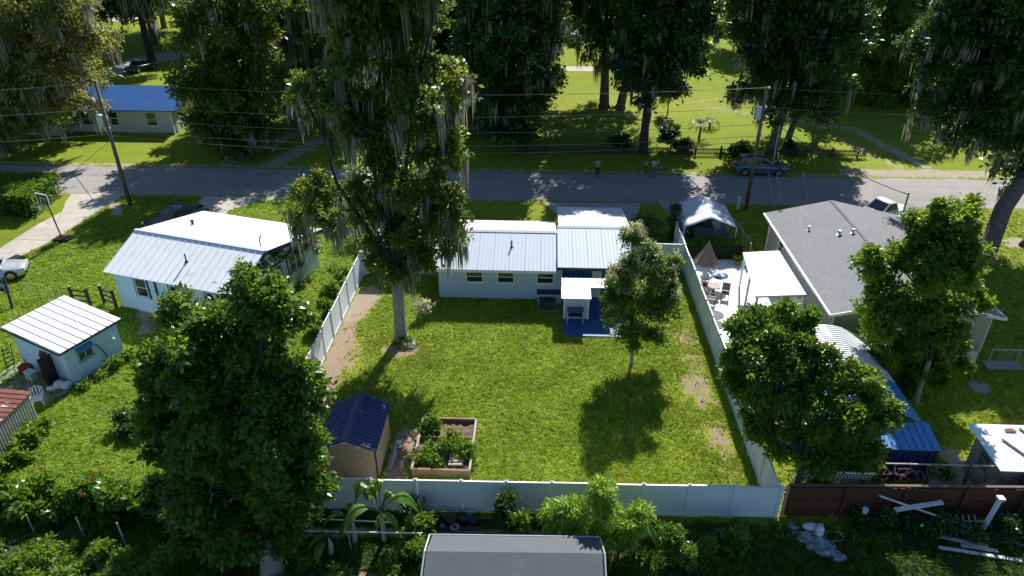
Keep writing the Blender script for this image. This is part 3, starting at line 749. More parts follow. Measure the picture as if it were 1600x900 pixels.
wac = thing('window_air_conditioner', 'white box air conditioner sticking out of the shaded side window of the pale blue house', 'air conditioner', LH(a1+.35, 4.2, 1.15))
mb = MB(); mb.slab([LH(a1+.08, 3.85, 1.62), LH(a1+.72, 3.85, 1.62), LH(a1+.72, 4.55, 1.62), LH(a1+.08, 4.55, 1.62)], .45); put('casing', mb, 'plastic_white', wac)
mb = MB(); mb.slab([LH(a1+.721, 3.92, 1.56), LH(a1+.735, 3.92, 1.56), LH(a1+.735, 4.48, 1.56), LH(a1+.721, 4.48, 1.56)], .33); put('grille', mb, 'dark_trim', wac)
bush('climbing_vine', 'dark green vine climbing the shaded side wall of the pale blue house', 'vine',
     [LH(a1+.15, b, z)+(r,) for b, z, r in ((2.9, .5, .22), (2.95, 1.1, .25), (2.9, 1.8, .28), (3.0, 2.5, .32), (3.3, 3.2, .4), (4.2, 3.0, .35), (5.2, 2.75, .35), (6.2, 2.55, .3), (7.2, 2.4, .35), (8.1, 2.1, .4), (8.5, 1.4, .45), (2.2, 3.1, .25))], 'dark_leaf', 900, 4, .15, .6, .3, seed=31)

# ---------------------------------------------------------------- blue block shed with slanted roof
bs = thing('shed', 'light blue block shed with slanted white ribbed roof and black doorway at left edge', 'shed', (-26, 31))
ux2, uy2 = math.cos(-.38), math.sin(-.38); vx2, vy2 = -uy2, ux2
def BS(a, b, z=0): return (-28.1+ux2*a+vx2*b, 30.45+uy2*a+vy2*b, z)
c = [BS(.25, .25), BS(4.05, .25), BS(4.05, 3.45), BS(.25, 3.45)]
mb = MB(); mb.add(c+[(p[0], p[1], z) for p, z in zip(c, (2.12, 2.08, 2.08, 2.12))], [(3, 2, 1, 0), (4, 5, 6, 7), (0, 1, 5, 4), (1, 2, 6, 5), (2, 3, 7, 6), (3, 0, 4, 7)])
put('wall', mb, 'shed_blue_wall', bs)
# panels run down from the high left side
roof_panels(bs, BS(4.25, 0, 2.2), BS(4.25, 3.7, 2.2), BS(-.02, 0, 2.66), .46, 'white_metal', .46, .045)
put('fascia', MB().bar(BS(4.26, 0, 2.12), BS(4.26, 3.7, 2.12), .04, .10).bar(BS(0, -.03, 2.56), BS(4.25, -.03, 2.10), .04, .10), 'dark_trim', bs)
put('gable_panel', MB().add([BS(.25, .30, 2.1), BS(4.0, .30, 2.1), BS(.25, .30, 2.58)], [(0, 1, 2)]).add([BS(.25, 3.4, 2.1), BS(4.0, 3.4, 2.1), BS(.25, 3.4, 2.58)], [(2, 1, 0)]), 'black', bs)
put('doorway', MB().add([BS(2.0, .235, 0), BS(3.0, .235, 0), BS(3.0, .235, 1.5), BS(2.7, .235, 1.72), BS(2.2, .235, 1.7), BS(1.95, .235, 1.3)], [(0, 1, 2, 3, 4, 5)]).slab([BS(2.55, -.25, 1.5), BS(3.05, .2, 1.6), BS(3.05, .2, 1.58), BS(2.55, -.25, 1.48)], 1.4), 'black', bs)
put('door_leaf', MB().slab([BS(3.03, .22, 1.75), BS(3.35, -.55, 1.75), BS(3.32, -.57, 1.75), BS(3.0, .20, 1.75)], 1.7), 'black', bs)
window(bs, BS(4.05, 1.35, 1.35), .75, .5, -.38, frame='pale_stucco', mull=False, cols=2)
put('window_awning', MB().slab([BS(4.07, .9, 1.85), BS(4.35, .9, 1.7), BS(4.35, 1.8, 1.7), BS(4.07, 1.8, 1.85)], .03), 'blue_metal', bs)
put('wall_lamp', MB().ball(BS(4.15, 3.0, 1.25), .09), 'plastic_white', bs)
put('drain_pipe', MB().tube([BS(4.12, 2.0, 1.5), BS(4.14, 2.35, .7), BS(4.14, 2.5, .1)], .03, 6), 'navy_trim', bs)

# ---------------------------------------------------------------- rusty roofed shed at left edge
rs = thing('shed', 'low white corrugated metal shed with rust red roof, cut by the left edge', 'shed', (-26, 25))
mb = MB()
for i in range(17):
    y = 23.6+i*.165; mb.box(-24.42, -24.36, y, y+.14, 0, 1.55); mb.box(-24.36, -24.33, y+.05, y+.09, 0, 1.55)
mb.box(-28.4, -24.43, 23.6, 26.35, 0, 1.5)
put('wall', mb, 'old_white_metal', rs)
roof_panels(rs, (-24.27, 23.3, 1.62), (-24.27, 26.55, 1.62), (-28.6, 23.3, 1.95), .65, 'rust_roof', .33, .03)

# ---------------------------------------------------------------- tool shed on the lawn
ts = thing('shed', 'small tan wooden garden shed with navy metal gable roof in the lawn corner', 'shed', (-8, 24.3))
mb = MB(); mb.add([(-9.15, 23.0, .12), (-6.88, 23.0, .12), (-6.88, 25.75, .12), (-9.15, 25.75, .12), (-9.15, 23.0, 1.95), (-6.88, 23.0, 1.95), (-6.88, 25.75, 1.95), (-9.15, 25.75, 1.95), (-8.02, 23.0, 2.42), (-8.02, 25.75, 2.42)],
    [(3, 2, 1, 0), (0, 1, 5, 8, 4), (1, 2, 6, 5), (2, 3, 7, 9, 6), (3, 0, 4, 7)])
put('wall', mb, 'tan_wood', ts)
bm_ = MB().box(-.07, .07, -.02, 0, .12, 1.9).mesh('board', 'tan_wood')
for i in range(15):
    x = -9.08+i*.155; o = obj('board', bm_, ts, (x+8, 22.998-24.3+rr.uniform(-.004, .004), 0)); o.scale.z = 1+.21*(1-abs(x+8.02)/1.13)
for i in range(17): obj('board', bm_, ts, (1.122+rr.uniform(-.003, .003), -1.2+i*.162, 0), math.pi/2)
roof_panels(ts, (-9.32, 22.72, 1.93), (-9.32, 25.98, 1.93), (-8.05, 22.72, 2.5), .65, 'navy_metal', .22, .03)
roof_panels(ts, (-6.72, 22.72, 1.93), (-6.72, 25.98, 1.93), (-8.01, 22.72, 2.5), .65, 'navy_metal', .22, .03)
put('ridge_cap', MB().add([(-8.2, 22.7, 2.48), (-8.03, 22.7, 2.57), (-7.86, 22.7, 2.48), (-8.2, 26, 2.48), (-8.03, 26, 2.57), (-7.86, 26, 2.48)], [(0, 1, 4, 3), (1, 2, 5, 4)]), 'navy_metal', ts)
put('skid', MB().box(-9.2, -6.84, 22.9, 23.1, 0, .118).box(-9.2, -6.84, 25.6, 25.8, 0, .118), 'pale_wood', ts)
for x, z in ((-8.55, 2.20), (-8.03, 2.40), (-7.5, 2.16)): put('roof_vent', MB().box(x-.11, x+.11, 22.69, 22.715, z-.02, z+.05), 'plastic_white', ts)
put('trim', MB().box(-6.9, -6.83, 22.96, 23.02, .13, 1.9), 'navy_trim', ts); put('trim', MB().box(-9.2, -9.12, 22.95, 23.0, .13, 1.9), 'navy_trim', ts)
lumber = thing('plank_pile', 'grey boards and pipes leaning along the right side of the garden shed', 'lumber', (-6.4, 24.5))
for i in range(5):
    x = -6.62+i*.07; put('plank', MB().bar((x, 23.3+i*.2, .08+.04*(i % 2)), (x+.05, 25.6-i*.15, .10+.05*(i % 3)), .08, .05), ('pale_wood', 'steel', 'old_white_metal')[i % 3], lumber)
for i in range(3): put('bucket', MB().lathe((-6.35+.1*i, 25.3-i*.35, .0), [(.09, 0), (.12, .25), (.11, .26)], 8), ('plastic_white', 'steel', 'clay')[i], lumber)
bk = thing('bucket', 'white ribbed plastic barrel lying between the garden shed and the white fence', 'bucket', (-7.6, 22.35))
mb = MB(); rings = []
for k in range(9):
    s = k/8; cx, cy, cz = -7.95+.62*s, 22.45-.18*s, .2; rad = .15+.05*s+(.012 if k % 2 else 0)
    rings.append([(cx+.05*math.sin(a), cy+rad*math.cos(a), cz+rad*math.sin(a)) for a in [2*math.pi*j/12 for j in range(12)]])
mb.loft(rings); put('body', mb, 'plastic_white', bk); 
put('opening', MB().loft([[(-7.97, 22.46+.12*math.cos(a), .2+.12*math.sin(a)) for a in [2*math.pi*j/12 for j in range(12)]], [(-7.965, 22.46+.13*math.cos(a), .2+.13*math.sin(a)) for a in [2*math.pi*j/12 for j in range(12)]]]), 'tan_wood', bk)

# ---------------------------------------------------------------- raised bed
rb = thing('raised_bed', 'wooden raised vegetable bed with two compartments on the lawn', 'garden bed', (-4.2, 25.1))
bx0, bx1, by0, by1, bh = -5.45, -2.85, 23.35, 26.85, .42
def plank(x0, x1, y0, y1, z0, z1): put('plank', MB().box(x0, x1, y0, y1, z0, z1), 'bed_wood', rb)
for z in (0, .215):
    plank(bx0, bx1, by0, by0+.05, z+.003, z+.208); plank(bx0, bx1, by1-.05, by1, z+.003, z+.208)
    plank(bx0, bx0+.05, by0+.054, by1-.054, z+.003, z+.208); plank(bx1-.05, bx1, by0+.054, by1-.054, z+.003, z+.208)
    plank(bx0+.054, bx1-.054, 25.5, 25.55, z+.003, z+.208)
for a in ((bx0-.03, bx1+.03, by0-.03, by0+.07), (bx0-.03, bx1+.03, by1-.07, by1+.03)): put('cap_rail', MB().box(*a, .425, .455), 'bed_wood', rb)
for a in ((bx0-.03, bx0+.07, by0+.074, by1-.074), (bx1-.07, bx1+.03, by0+.074, by1-.074)): put('cap_rail', MB().box(*a, .426, .454), 'pale_wood', rb)
so = MB(); n = 14
for i in range(n+1):
    for j in range(n+1):
        so.v.append((bx0+.05+(bx1-bx0-.1)*i/n, by0+.05+(by1-by0-.1)*j/n, .24+rr.uniform(-.05, .06)))
so.f = [(i*(n+1)+j, (i+1)*(n+1)+j, (i+1)*(n+1)+j+1, i*(n+1)+j+1) for i in range(n) for j in range(n)]
put('soil', so, 'pale_soil', rb)
for i in range(5):
    y = 23.75+i*.2; put('log', MB().bar((-3.85, y, .38), (-3.2, y+.05+rr.uniform(-.03, .03), .40), .10, .08), 'pale_wood', rb)
for lb, ls, lf, ss in (('leafy squash plant in the back left of the raised bed', [(-5.0, 26.1, .5, .32), (-4.8, 26.3, .5, .25)], 'citrus_leaf', .2),
                   ('tall tomato plant spilling over the divider of the raised bed', [(-4.0, 25.2, .55, .32), (-3.9, 24.8, .5, .24)], 'weed_leaf', .15),
                   ('low bright leafy plants in the front left of the raised bed', [(-5.0, 24.0, .36, .26), (-4.5, 23.9, .36, .26), (-4.9, 24.6, .36, .22)], 'citrus_leaf', .16),
                   ('broad leafed plant at the right edge of the raised bed', [(-3.2, 24.8, .45, .22), (-3.1, 24.4, .4, .15)], 'weed_leaf', .18)):
    bush('vegetable_plant', lb, 'plant', ls, lf, 330, 3, ss, .7, 0, seed=int(ss*100), group='vegetables in the raised bed')

# ---------------------------------------------------------------- grey shingled house on the right
gh = thing('house', 'long tan sided house with dark grey shingle gable roof, right of the lawn', 'house', (20, 39))
mb = MB(); w0, w1, y0, y1, zr = 15.85, 24.0, 33.2, 45.7, 4.0
mb.add([(w0, y0, .75), (w1, y0, .75), (w1, y1, .75), (w0, y1, .75), (w0, y0, 3.12), (w1, y0, 3.12), (w1, y1, 3.12), (w0, y1, 3.12), (19.75, y0, zr), (19.75, y1, zr)],
       [(3, 2, 1, 0), (0, 1, 5, 8, 4), (1, 2, 6, 5), (2, 3, 7, 9, 6), (3, 0, 4, 7)])
put('wall', mb, 'tan_siding', gh)
sk = MB().box(w0+.02, w1-.02, y0+.02, y1-.02, 0, .748)
for i in range(11): sk.box(w0+.1+i*.8, w0+.14+i*.8, y0-.005, y0+.018, .02, .72)
put('skirting', sk, 'white_paint', gh)
for nm, q in (('roof', [(15.45, 32.85, 3.16), (19.72, 32.85, 4.16), (19.72, 46.1, 4.16), (15.45, 46.1, 3.16)]), ('roof', [(19.74, 32.85, 4.16), (24.4, 32.85, 3.16), (24.4, 46.1, 3.16), (19.74, 46.1, 4.16)])):
    put(nm, MB().slab(q, .07), 'shingle', gh)
rc = MB()
for i in range(44): rc.add([(19.58, 32.85+i*.3, 4.15), (19.73, 32.85+i*.3, 4.2), (19.88, 32.85+i*.3, 4.15), (19.58, 33.14+i*.3, 4.142), (19.73, 33.14+i*.3, 4.192), (19.88, 33.14+i*.3, 4.142)], [(0, 1, 4, 3), (1, 2, 5, 4), (0, 3, 5, 2, 1)])
put('ridge_cap', rc, 'shingle', gh)
put('gutter', MB().box(15.32, 15.448, 32.8, 46.1, 3.02, 3.14), 'white_paint', gh)
put('gutter', MB().box(24.402, 24.52, 32.8, 46.1, 3.02, 3.14), 'white_paint', gh)
put('fascia', MB().bar((15.40, 32.82, 3.06), (19.7, 32.82, 4.06), .05, .16).bar((19.76, 32.82, 4.06), (24.45, 32.82, 3.06), .05, .16), 'white_paint', gh)
put('downspout', MB().box(15.74, 15.83, 33.12, 33.2, .1, 3.0), 'white_paint', gh)
put('downspout', MB().box(15.74, 15.83, 45.6, 45.68, .1, 3.0), 'white_paint', gh)
put('corner_trim', MB().box(w1-.04, w1+.02, y0-.02, y0+.05, .76, 3.1), 'white_paint', gh)
def slope(x): return 4.16-(1.0/4.27)*abs(19.73-x)
for x, y, s in ((17.2, 42.5, .8), (18.6, 41.2, 1.3), (19.35, 41.1, 1.1), (17.9, 37.2, .7)):
    put('roof_vent', MB().lathe((x, y, slope(x)-.05), [(.16*s, 0), (.13*s, .03), (.06*s, .05), (.06*s, .22), (.11*s, .24), (.08*s, .32)], 10), 'galvanised', gh)
window(gh, (22.6, y0, 2.0), .9, 1.1, -math.pi/2)
window(gh, (17.9, y0, 2.0), .9, 1.1, -math.pi/2)
window(gh, (w0, 42.9, 2.1), .9, 1.1, math.pi, sill=False)
pg = thing('porch', 'flat white porch roof on posts attached to the grey shingled house', 'porch', (14, 38.5))
put('roof', MB().slab([(12.35, 35.9, 2.42), (15.42, 35.9, 2.62), (15.42, 41.4, 2.62), (12.95, 41.4, 2.42)], .09), 'membrane', pg)
put('edge_trim', MB().bar((12.34, 35.86, 2.36), (15.42, 35.86, 2.56), .04, .12), 'white_paint', pg)
for x, y in ((12.55, 36.05), (13.05, 41.2), (15.2, 36.05), (12.8, 38.7)): put('post', MB().box(x-.06, x+.06, y-.06, y+.06, .03, 2.32), 'white_paint', pg)
rl = thing('railing', 'white stair railing beside the porch posts on the bright patio', 'railing', (13, 35.4))
for a, b in (((12.55, 37.6, .95), (12.55, 35.9, .95)), ((12.55, 37.6, .2), (12.55, 35.9, .2)), ((15.3, 34.9, 1.0), (13.9, 34.9, 1.0)), ((15.3, 34.9, .25), (13.9, 34.9, .25))): put('rail', MB().bar(a, b, .05), 'white_paint', rl)
for i in range(10): put('baluster', MB().box(12.53, 12.57, 36.0+i*.17, 36.04+i*.17, .2, .93), 'white_paint', rl)
for i in range(9): put('baluster', MB().box(13.95+i*.16, 13.99+i*.16, 34.88, 34.92, .25, .98), 'white_paint', rl)

# patio furniture
um = thing('parasol', 'tan half-closed patio parasol beside the right hand fence', 'parasol', (11.0, 42.4, .03))
mb = MB(); n = 16
rings = [[(11.0+r*(1 if k % 2 else .82)*math.cos(2*math.pi*k/n), 42.4+r*(1 if k % 2 else .82)*math.sin(2*math.pi*k/n), z) for k in range(n)] for r, z in ((.86, 1.15), (.84, 1.2), (.45, 1.85), (.06, 2.62), (.02, 2.66))]
mb.loft(rings); put('canopy', mb, 'tan_fabric', um); put('pole', MB().tube([(11.0, 42.4, .03), (11.0, 42.4, 1.14)], .03), 'steel', um)
put('base', MB().lathe((11, 42.4, .03), [(.28, 0), (.28, .06), (.06, .1)]), 'dark_trim', um)
u2 = thing('parasol', 'small blue and white striped parasol open low over the patio', 'parasol', (11.6, 41.0, .03))
for k in range(8):
    mb = MB(); a, b = 2*math.pi*k/8, 2*math.pi*(k+1)/8
    ps = [[(11.6+r*math.cos(t), 41.0+r*math.sin(t), z) for t in (a, (a+b)/2, b)] for r, z in ((.56, .92), (.42, 1.08), (.2, 1.18), (.01, 1.2))]
    mb.loft(ps, False, False); put('canopy_panel', mb, 'blue_fabric' if k % 2 else 'white_fabric', u2)
put('pole', MB().tube([(11.6, 41, .03), (11.6, 41, 1.17)], .02), 'white_paint', u2); put('base', MB().lathe((11.6, 41, .03), [(.2, 0), (.2, .05), (.03, .08)]), 'white_paint', u2)
def patio_chair(label, x, y, rz, seatm, framem, group='patio chairs beside the fence'):
    t = thing('patio_chair', label, 'chair', (x, y, .03), group, rz)
    put('seat', MB().box(-.25, .25, -.25, .25, .42, .46), seatm, t, True)
    put('backrest', MB().slab([(-.25, .24, .5), (.25, .24, .5), (.25, .36, .98), (-.25, .36, .98)], .03, (0, 1, 0)), seatm, t, True)
    for sx in (-.22, .22):
        for sy in (-.22, .22): put('leg', MB().box(sx-.02, sx+.02, sy-.02, sy+.02, 0, .418), framem, t, True)
        put('armrest', MB().box(sx-.025, sx+.025, -.25, .28, .64, .67), framem, t, True)
    return t
patio_chair('tan patio chair turned toward the white patio, in front of the blue parasol', 11.75, 39.6, -.3, 'tan_fabric', 'dark_wood')
patio_chair('dark framed chair tucked against the fence, nearest the camera', 10.75, 38.9, 1.2, 'tan_fabric', 'dark_trim')
patio_chair('red cushioned chair under the tan parasol edge', 10.7, 40.6, 1.5, 'red_cloth', 'dark_wood')
patio_chair('white chair between the tan parasol and the blue parasol', 11.0, 41.5, 2.4, 'plastic_white', 'plastic_white')
pt = thing('patio_table', 'small round wooden patio table among the chairs by the fence', 'table', (11.1, 40.0, .03))
put('tabletop', MB().lathe((11.1, 40.0, .72), [(.42, 0), (.42, .03)], 14), 'pale_wood', pt); put('pedestal', MB().tube([(11.1, 40, .03), (11.1, 40, .718)], [.12, .03]), 'dark_trim', pt)
fl = thing('ring_float', 'round white ring float with a dark centre propped near the tan parasol', 'float', (11.25, 41.95, .6))
mb = MB(); n = 14
mb.loft([[((11.4+(.28+.08*math.cos(2*math.pi*j/6))*math.cos(2*math.pi*i/n)), 42.0+(.28+.08*math.cos(2*math.pi*j/6))*math.sin(2*math.pi*i/n), .7+.08*math.sin(2*math.pi*j/6)) for j in range(6)] for i in range(n+1)], False)
put('ring', mb, 'plastic_white', fl)
for lb, x, y, r, h, m in (('flat grey paving disc on the white patio by the fence', 10.75, 37.6, .55, .03, 'grey_tarp'), ('second grey disc on the patio, nearer the citrus tree', 10.6, 36.5, .5, .03, 'grey_tarp')):
    solo('patio_mat', lb, 'mat', MB().lathe((x, y, .032), [(r, 0), (r*.98, h)], 18), m)
pots = [('terracotta pot with green plant by the clipped hedge', 13.6, 44.3), ('white pot with green plant beside the hedge end', 14.3, 44.2)]
for i, (lb, x, y) in enumerate(pots):
    t = thing('potted_plant', lb, 'plant', (x, y, .03)); put('pot', MB().lathe((x, y, .03), [(.14, 0), (.2, .3), (.21, .32), (.18, .31)], 10), 'clay' if i == 0 else 'plastic_white', t)
    rng = np.random.default_rng(i); V, v = leaf_quads(rng.normal(0, .1, (30, 3))+np.array([0, 0, .45]), unit(rng.normal(0, 1, (30, 3))), 3, .18, .4, 0, .05, rng); obj('foliage', fast_mesh('foliage', V, 4, 'citrus_leaf', v), t)

# clipped hedge and chain link by the tent
rng = np.random.default_rng(5)
def hedge(label, poly, h, m, n, size, seed, flat=True):
    rng = np.random.default_rng(seed); p = np.array(poly); x0, y0 = p.min(0); x1, y1 = p.max(0); c = ((x0+x1)/2, (y0+y1)/2, 0)
    P = rng.uniform((x0, y0, 0), (x1, y1, 1), (n*3, 3)); P = P[inpoly(P[:, 0], P[:, 1], poly)]
    f = rng.uniform(0, 1, len(P)); P[:, 2] = np.where(f < .55, h+rng.normal(0, .05, len(P)), P[:, 2]*h)
    P = P[:n]; t = thing('hedge', label, 'hedge', c)
    V, v = leaf_quads(P-np.array(c), unit(rng.normal(0, .5, (len(P), 3))+np.array([0, -.4, .7])), 4, size, .55, 0, .06, rng)
    obj('foliage', fast_mesh('foliage', V, 4, m, v), t)
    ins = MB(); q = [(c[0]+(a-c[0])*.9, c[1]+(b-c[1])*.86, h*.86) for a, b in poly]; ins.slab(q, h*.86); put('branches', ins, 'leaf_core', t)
hedge('clipped dark green box hedge behind the white patio', [(10.2, 45.0), (14.3, 45.15), (14.3, 46.0), (10.2, 45.9)], 1.15, 'hedge_leaf', 2600, .10, 8)
hedge('large rectangular clipped hedge beside the concrete driveway at the left edge', [(-50, 50.5), (-39.3, 49.8), (-40.2, 55), (-50, 55)], 1.7, 'hedge_leaf', 7000, .26, 9)
cl = thing('chain_link_fence', 'low silver mesh fence and gate frame beyond the hedge right of the tent', 'fence', (14.6, 46.5))
for x, y in ((14.6, 45.2), (14.55, 47.2), (14.4, 49.4)): put('post', MB().tube([(x, y, 0), (x, y, 1.25)], .035), 'galvanised', cl)
put('top_rail', MB().bar((14.6, 45.2, 1.2), (14.55, 47.2, 1.2), .04).bar((14.55, 47.2, 1.2), (14.4, 49.4, 1.2), .04), 'galvanised', cl)
cf = thing('chain_link_fence', 'silver chain link fence with gate beside the shaded corner of the tan house, far right', 'fence', (26, 33))
for x in (24.45, 25.9, 29.5, 33): put('post', MB().tube([(x, 32.9, 0), (x, 32.9, 1.15)], .035), 'galvanised', cf)
put('top_rail', MB().bar((24.45, 32.9, 1.12), (33, 32.9, 1.12), .045), 'galvanised', cf)
mm = MB()
for i in range(60):
    x = 24.5+i*.14; mm.bar((x, 32.9, .05), (x+.5, 32.9, 1.1), .006); mm.bar((x+.5, 32.905, .05), (x, 32.905, 1.1), .006)
put('mesh', mm, 'galvanised', cf)
solo('doorstep', 'pale concrete pad by the chain link gate', 'step', MB().slab([(24.35, 32.6, .12), (26.3, 32.6, .12), (26.2, 33.3, .12), (24.35, 33.3, .12)], .12), 'concrete_grey')
solo('concrete_disc', 'round grey cover lying in shade under the tall tree by the tan house', 'cover', MB().lathe((23.1, 31.0, 0), [(.55, 0), (.53, .05), (.1, .08)], 16), 'concrete_grey')

# ---------------------------------------------------------------- white tent carport
tn = thing('tent_carport', 'white fabric gable carport tent sheltering a dark car', 'tent', (11.8, 47.8))
tx0, tx1, ty0, ty1 = 10.05, 13.75, 46.0, 50.2
for iy in range(6):
    pass
mb = MB(); nxx, nyy = 10, 8; rnt = random.Random(4)
for j in range(nyy+1):
    for i in range(nxx+1):
        u = i/nxx; v = j/nyy; z = 2.0+.75*(1-abs(2*u-1))-.10*math.sin(math.pi*v)*math.sin(2*math.pi*u)**2+rnt.uniform(-.02, .02)
        mb.v.append((tx0+(tx1-tx0)*u+rnt.uniform(-.03, .03), ty0+(ty1-ty0)*v, z))
mb.f = [(j*(nxx+1)+i, j*(nxx+1)+i+1, (j+1)*(nxx+1)+i+1, (j+1)*(nxx+1)+i) for j in range(nyy) for i in range(nxx)]
me = mb.mesh('canopy', 'white_fabric', wloc(tn), True); can = obj('canopy', me, tn)
md = can.modifiers.new('thickness', 'SOLIDIFY'); md.thickness = .02
for x in (tx0+.06, tx1-.06):
    for y in (ty0+.05, (ty0+ty1)/2, ty1-.05): put('post', MB().tube([(x, y, 0), (x, y, 1.95)], .035), 'white_paint', tn)
put('side_curtain', MB().slab([(tx0+.08, 46.1, 1.95), (tx0+.1, 46.1, 1.95), (tx0+.1, 50.1, 1.95), (tx0+.08, 50.1, 1.95)], 1.9), 'white_fabric', tn)
put('side_curtain', MB().slab([(tx1-.14, 46.8, .9), (tx1-.12, 46.8, .9), (tx1-.12, 50.1, .9), (tx1-.14, 50.1, .9)], .85), 'white_fabric', tn)
bc = thing('bicycle', 'bicycle leaning against the right side of the white tent', 'bicycle', (13.1, 46.4))
for y in (46.0, 47.05):
    mb = MB(); n = 16
    mb.loft([[(13.1, y+(.3+.02*math.cos(2*math.pi*j/5))*math.cos(2*math.pi*i/n), .33+(.3+.02*math.cos(2*math.pi*j/5))*math.sin(2*math.pi*i/n)) if j % 2 else (13.12, y+.3*math.cos(2*math.pi*i/n), .33+.3*math.sin(2*math.pi*i/n)) for j in range(5)] for i in range(n+1)], False); put('wheel', mb, 'rubber', bc)
put('frame', MB().bar((13.1, 46.0, .33), (13.1, 46.35, .85), .03).bar((13.1, 46.35, .8), (13.1, 46.85, .85), .03).bar((13.1, 46.9, .95), (13.1, 47.05, .33), .03).bar((13.1, 46.5, .35), (13.1, 46.88, .82), .03).bar((13.1, 46.0, .33), (13.1, 46.5, .35), .03), 'white_paint', bc)
put('saddle', MB().box(13.04, 13.16, 46.2, 46.45, .88, .93), 'black', bc); put('handlebar', MB().bar((12.8, 46.88, 1.02), (13.4, 46.88, 1.02), .03), 'black', bc)

# ---------------------------------------------------------------- arched carport with blue lean-to
ca = thing('arched_carport', 'arched ribbed metal carport, white at the far end and blue nearer', 'carport', (15, 28))
def arch(y, x0=12.7, x1=17.2, e=2.05, h=.85, n=10): return [(x0+(x1-x0)*i/n, y, e+h*math.sin(math.pi*i/n)) for i in range(n+1)]
nst = 36; ys = [25.3+(32.2-25.3)*i/nst for i in range(nst+1)]
for i in range(nst):
    ya, yb = ys[i]+.004, ys[i+1]-.004
    r0, r1, r2, r3 = arch(ya), arch(ya+.05, h=.89), arch(yb-.07, h=.85), arch(yb, h=.85)
    mb = MB().loft([r0, r1, arch(ya+.06, h=.85), r3], False, False)
    put('roof_panel', mb, 'white_metal_new' if ys[i] > 28.3 else 'blue_metal', ca)  # far panels white, nearer panels blue
for y in (25.4, 28.7, 32.0):
    for x in (12.8, 17.1): put('post', MB().box(x-.04, x+.04, y-.04, y+.04, 0, 2.02), 'galvanised', ca)
put('side_wall', MB().box(12.74, 12.78, 25.5, 31.8, .1, 1.9), 'pale_stucco', ca)
roof_panels(ca, (14.2, 23.75, 2.0), (17.25, 23.75, 2.0), (14.2, 25.28, 2.28), .34, 'blue_metal', .34, .03, 'lean_to_panel')
put('beam', MB().box(14.2, 17.2, 23.8, 23.88, 1.86, 1.965), 'dark_trim', ca)
for x in (14.3, 17.1): put('post', MB().box(x-.04, x+.04, 23.82, 23.9, 0, 1.85), 'navy_trim', ca)
mb = MB(); 
mb.loft([[(14.4+i*.09, 24.0+.07*math.sin(i*1.7), z) for i in range(30)] for z in (.05, 1.84)], False, False); put('tarp_curtain', mb, 'blue_tarp', ca)

# ---------------------------------------------------------------- brown plank fence and things behind it
bf = thing('plank_fence', 'red-brown vertical board fence continuing right from the white fence', 'fence', (10.3, 21.75))
bm_ = MB().box(0, .138, -.012, .012, .04, 1.72).mesh('board', 'red_wood')
for i in range(98):
    x = i*.145; o = obj('board', bm_, bf, (x, .045*x*0+.4*x/14+rr.uniform(-.008, .008), rr.uniform(-.03, .03)))
for z in (.25, .92, 1.62): put('rail', MB().bar((10.3, 21.70, z), (24.5, 22.1, z), .05, .09), 'red_wood', bf)
for i in range(7):
    x = 10.25+i*2.4; y = 21.67+.4*(x-10.3)/14; put('post', MB().box(x-.05, x+.05, y-.06, y+.02, 0, 1.8), 'tan_wood' if i == 0 else 'red_wood', bf)
put('top_cap', MB().bar((10.3, 21.73, 1.78), (24.5, 22.13, 1.78), .12, .04), 'pole_wood', bf)
lt = thing('lattice_panel', 'white diamond lattice strip standing above the brown fence at its left end', 'lattice', (11.7, 22.6))
mb = MB()
for i in range(22):
    x = 10.4+i*.14; mb.bar((x, 22.3, .9), (x+.5, 22.3, 1.95), .02); mb.bar((x+.5, 22.32, .9), (x, 22.32, 1.95), .02)
put('strips', mb, 'white_paint', lt); put('frame', MB().bar((10.35, 22.31, 1.97), (13.9, 22.31, 1.97), .06).bar((10.35, 22.31, .88), (13.9, 22.31, .88), .06), 'white_paint', lt)
wf = thing('wire_fence', 'wire fence tangled with dry brown vines above the brown fence on the right', 'fence', (18, 22.7))
for x in (14.4, 17.9, 21.5, 24): put('post', MB().box(x-.05, x+.05, 22.72, 22.82, 0, 2.15), 'dark_wood', wf)
put('top_rail', MB().bar((14.3, 22.77, 2.1), (24.3, 22.85, 2.1), .05), 'pale_wood', wf)
mb = MB(); rv = random.Random(2)
for i in range(150):
    x = rv.uniform(14.4, 24); z = rv.uniform(1.0, 2.1); a = rv.uniform(0, 6.28); r_ = rv.uniform(.12, .4); p = []
    for k in range(6): p.append((x+r_*math.cos(a+k*.7), 22.77+rv.uniform(-.12, .12), min(2.15, max(.9, z+r_*math.sin(a+k*.7)))))
    mb.tube(p, [.012, .018, .016, .014, .012, .006], 4, False)
put('dry_vines', mb, 'dry_vine', wf)['kind'] = 'stuff'

ws = thing('shed', 'tan sided shed with white panel metal roof cut by the right edge', 'shed', (21, 23.6))
put('wall', MB().box(19.35, 24.5, 22.95, 25.0, 0, 2.0), 'old_white_metal', ws)
for i in range(13): put('batten', MB().box(19.32, 19.348, 22.98+i*.16, 23.02+i*.16, .05, 1.98), 'old_white_metal', ws)
for i in range(8): put('roof_panel', MB().slab([(18.95, 22.5+i*.345+.016, 2.12+.02*i), (24.8, 22.5+i*.345+.016, 2.12+.02*i), (24.8, 22.5+(i+1)*.345-.016, 2.14+.02*i), (18.95, 22.5+(i+1)*.345-.016, 2.14+.02*i)], .04), 'white_metal', ws)
put('roof_patch', MB().bar((20.6, 22.9, 2.20), (19.9, 24.3, 2.285), .09, .03).bar((21.7, 23.2, 2.22), (21.0, 25.0, 2.32), .09, .03).bar((22.6, 22.7, 2.19), (22.0, 23.9, 2.26), .09, .03), 'dark_trim', ws)
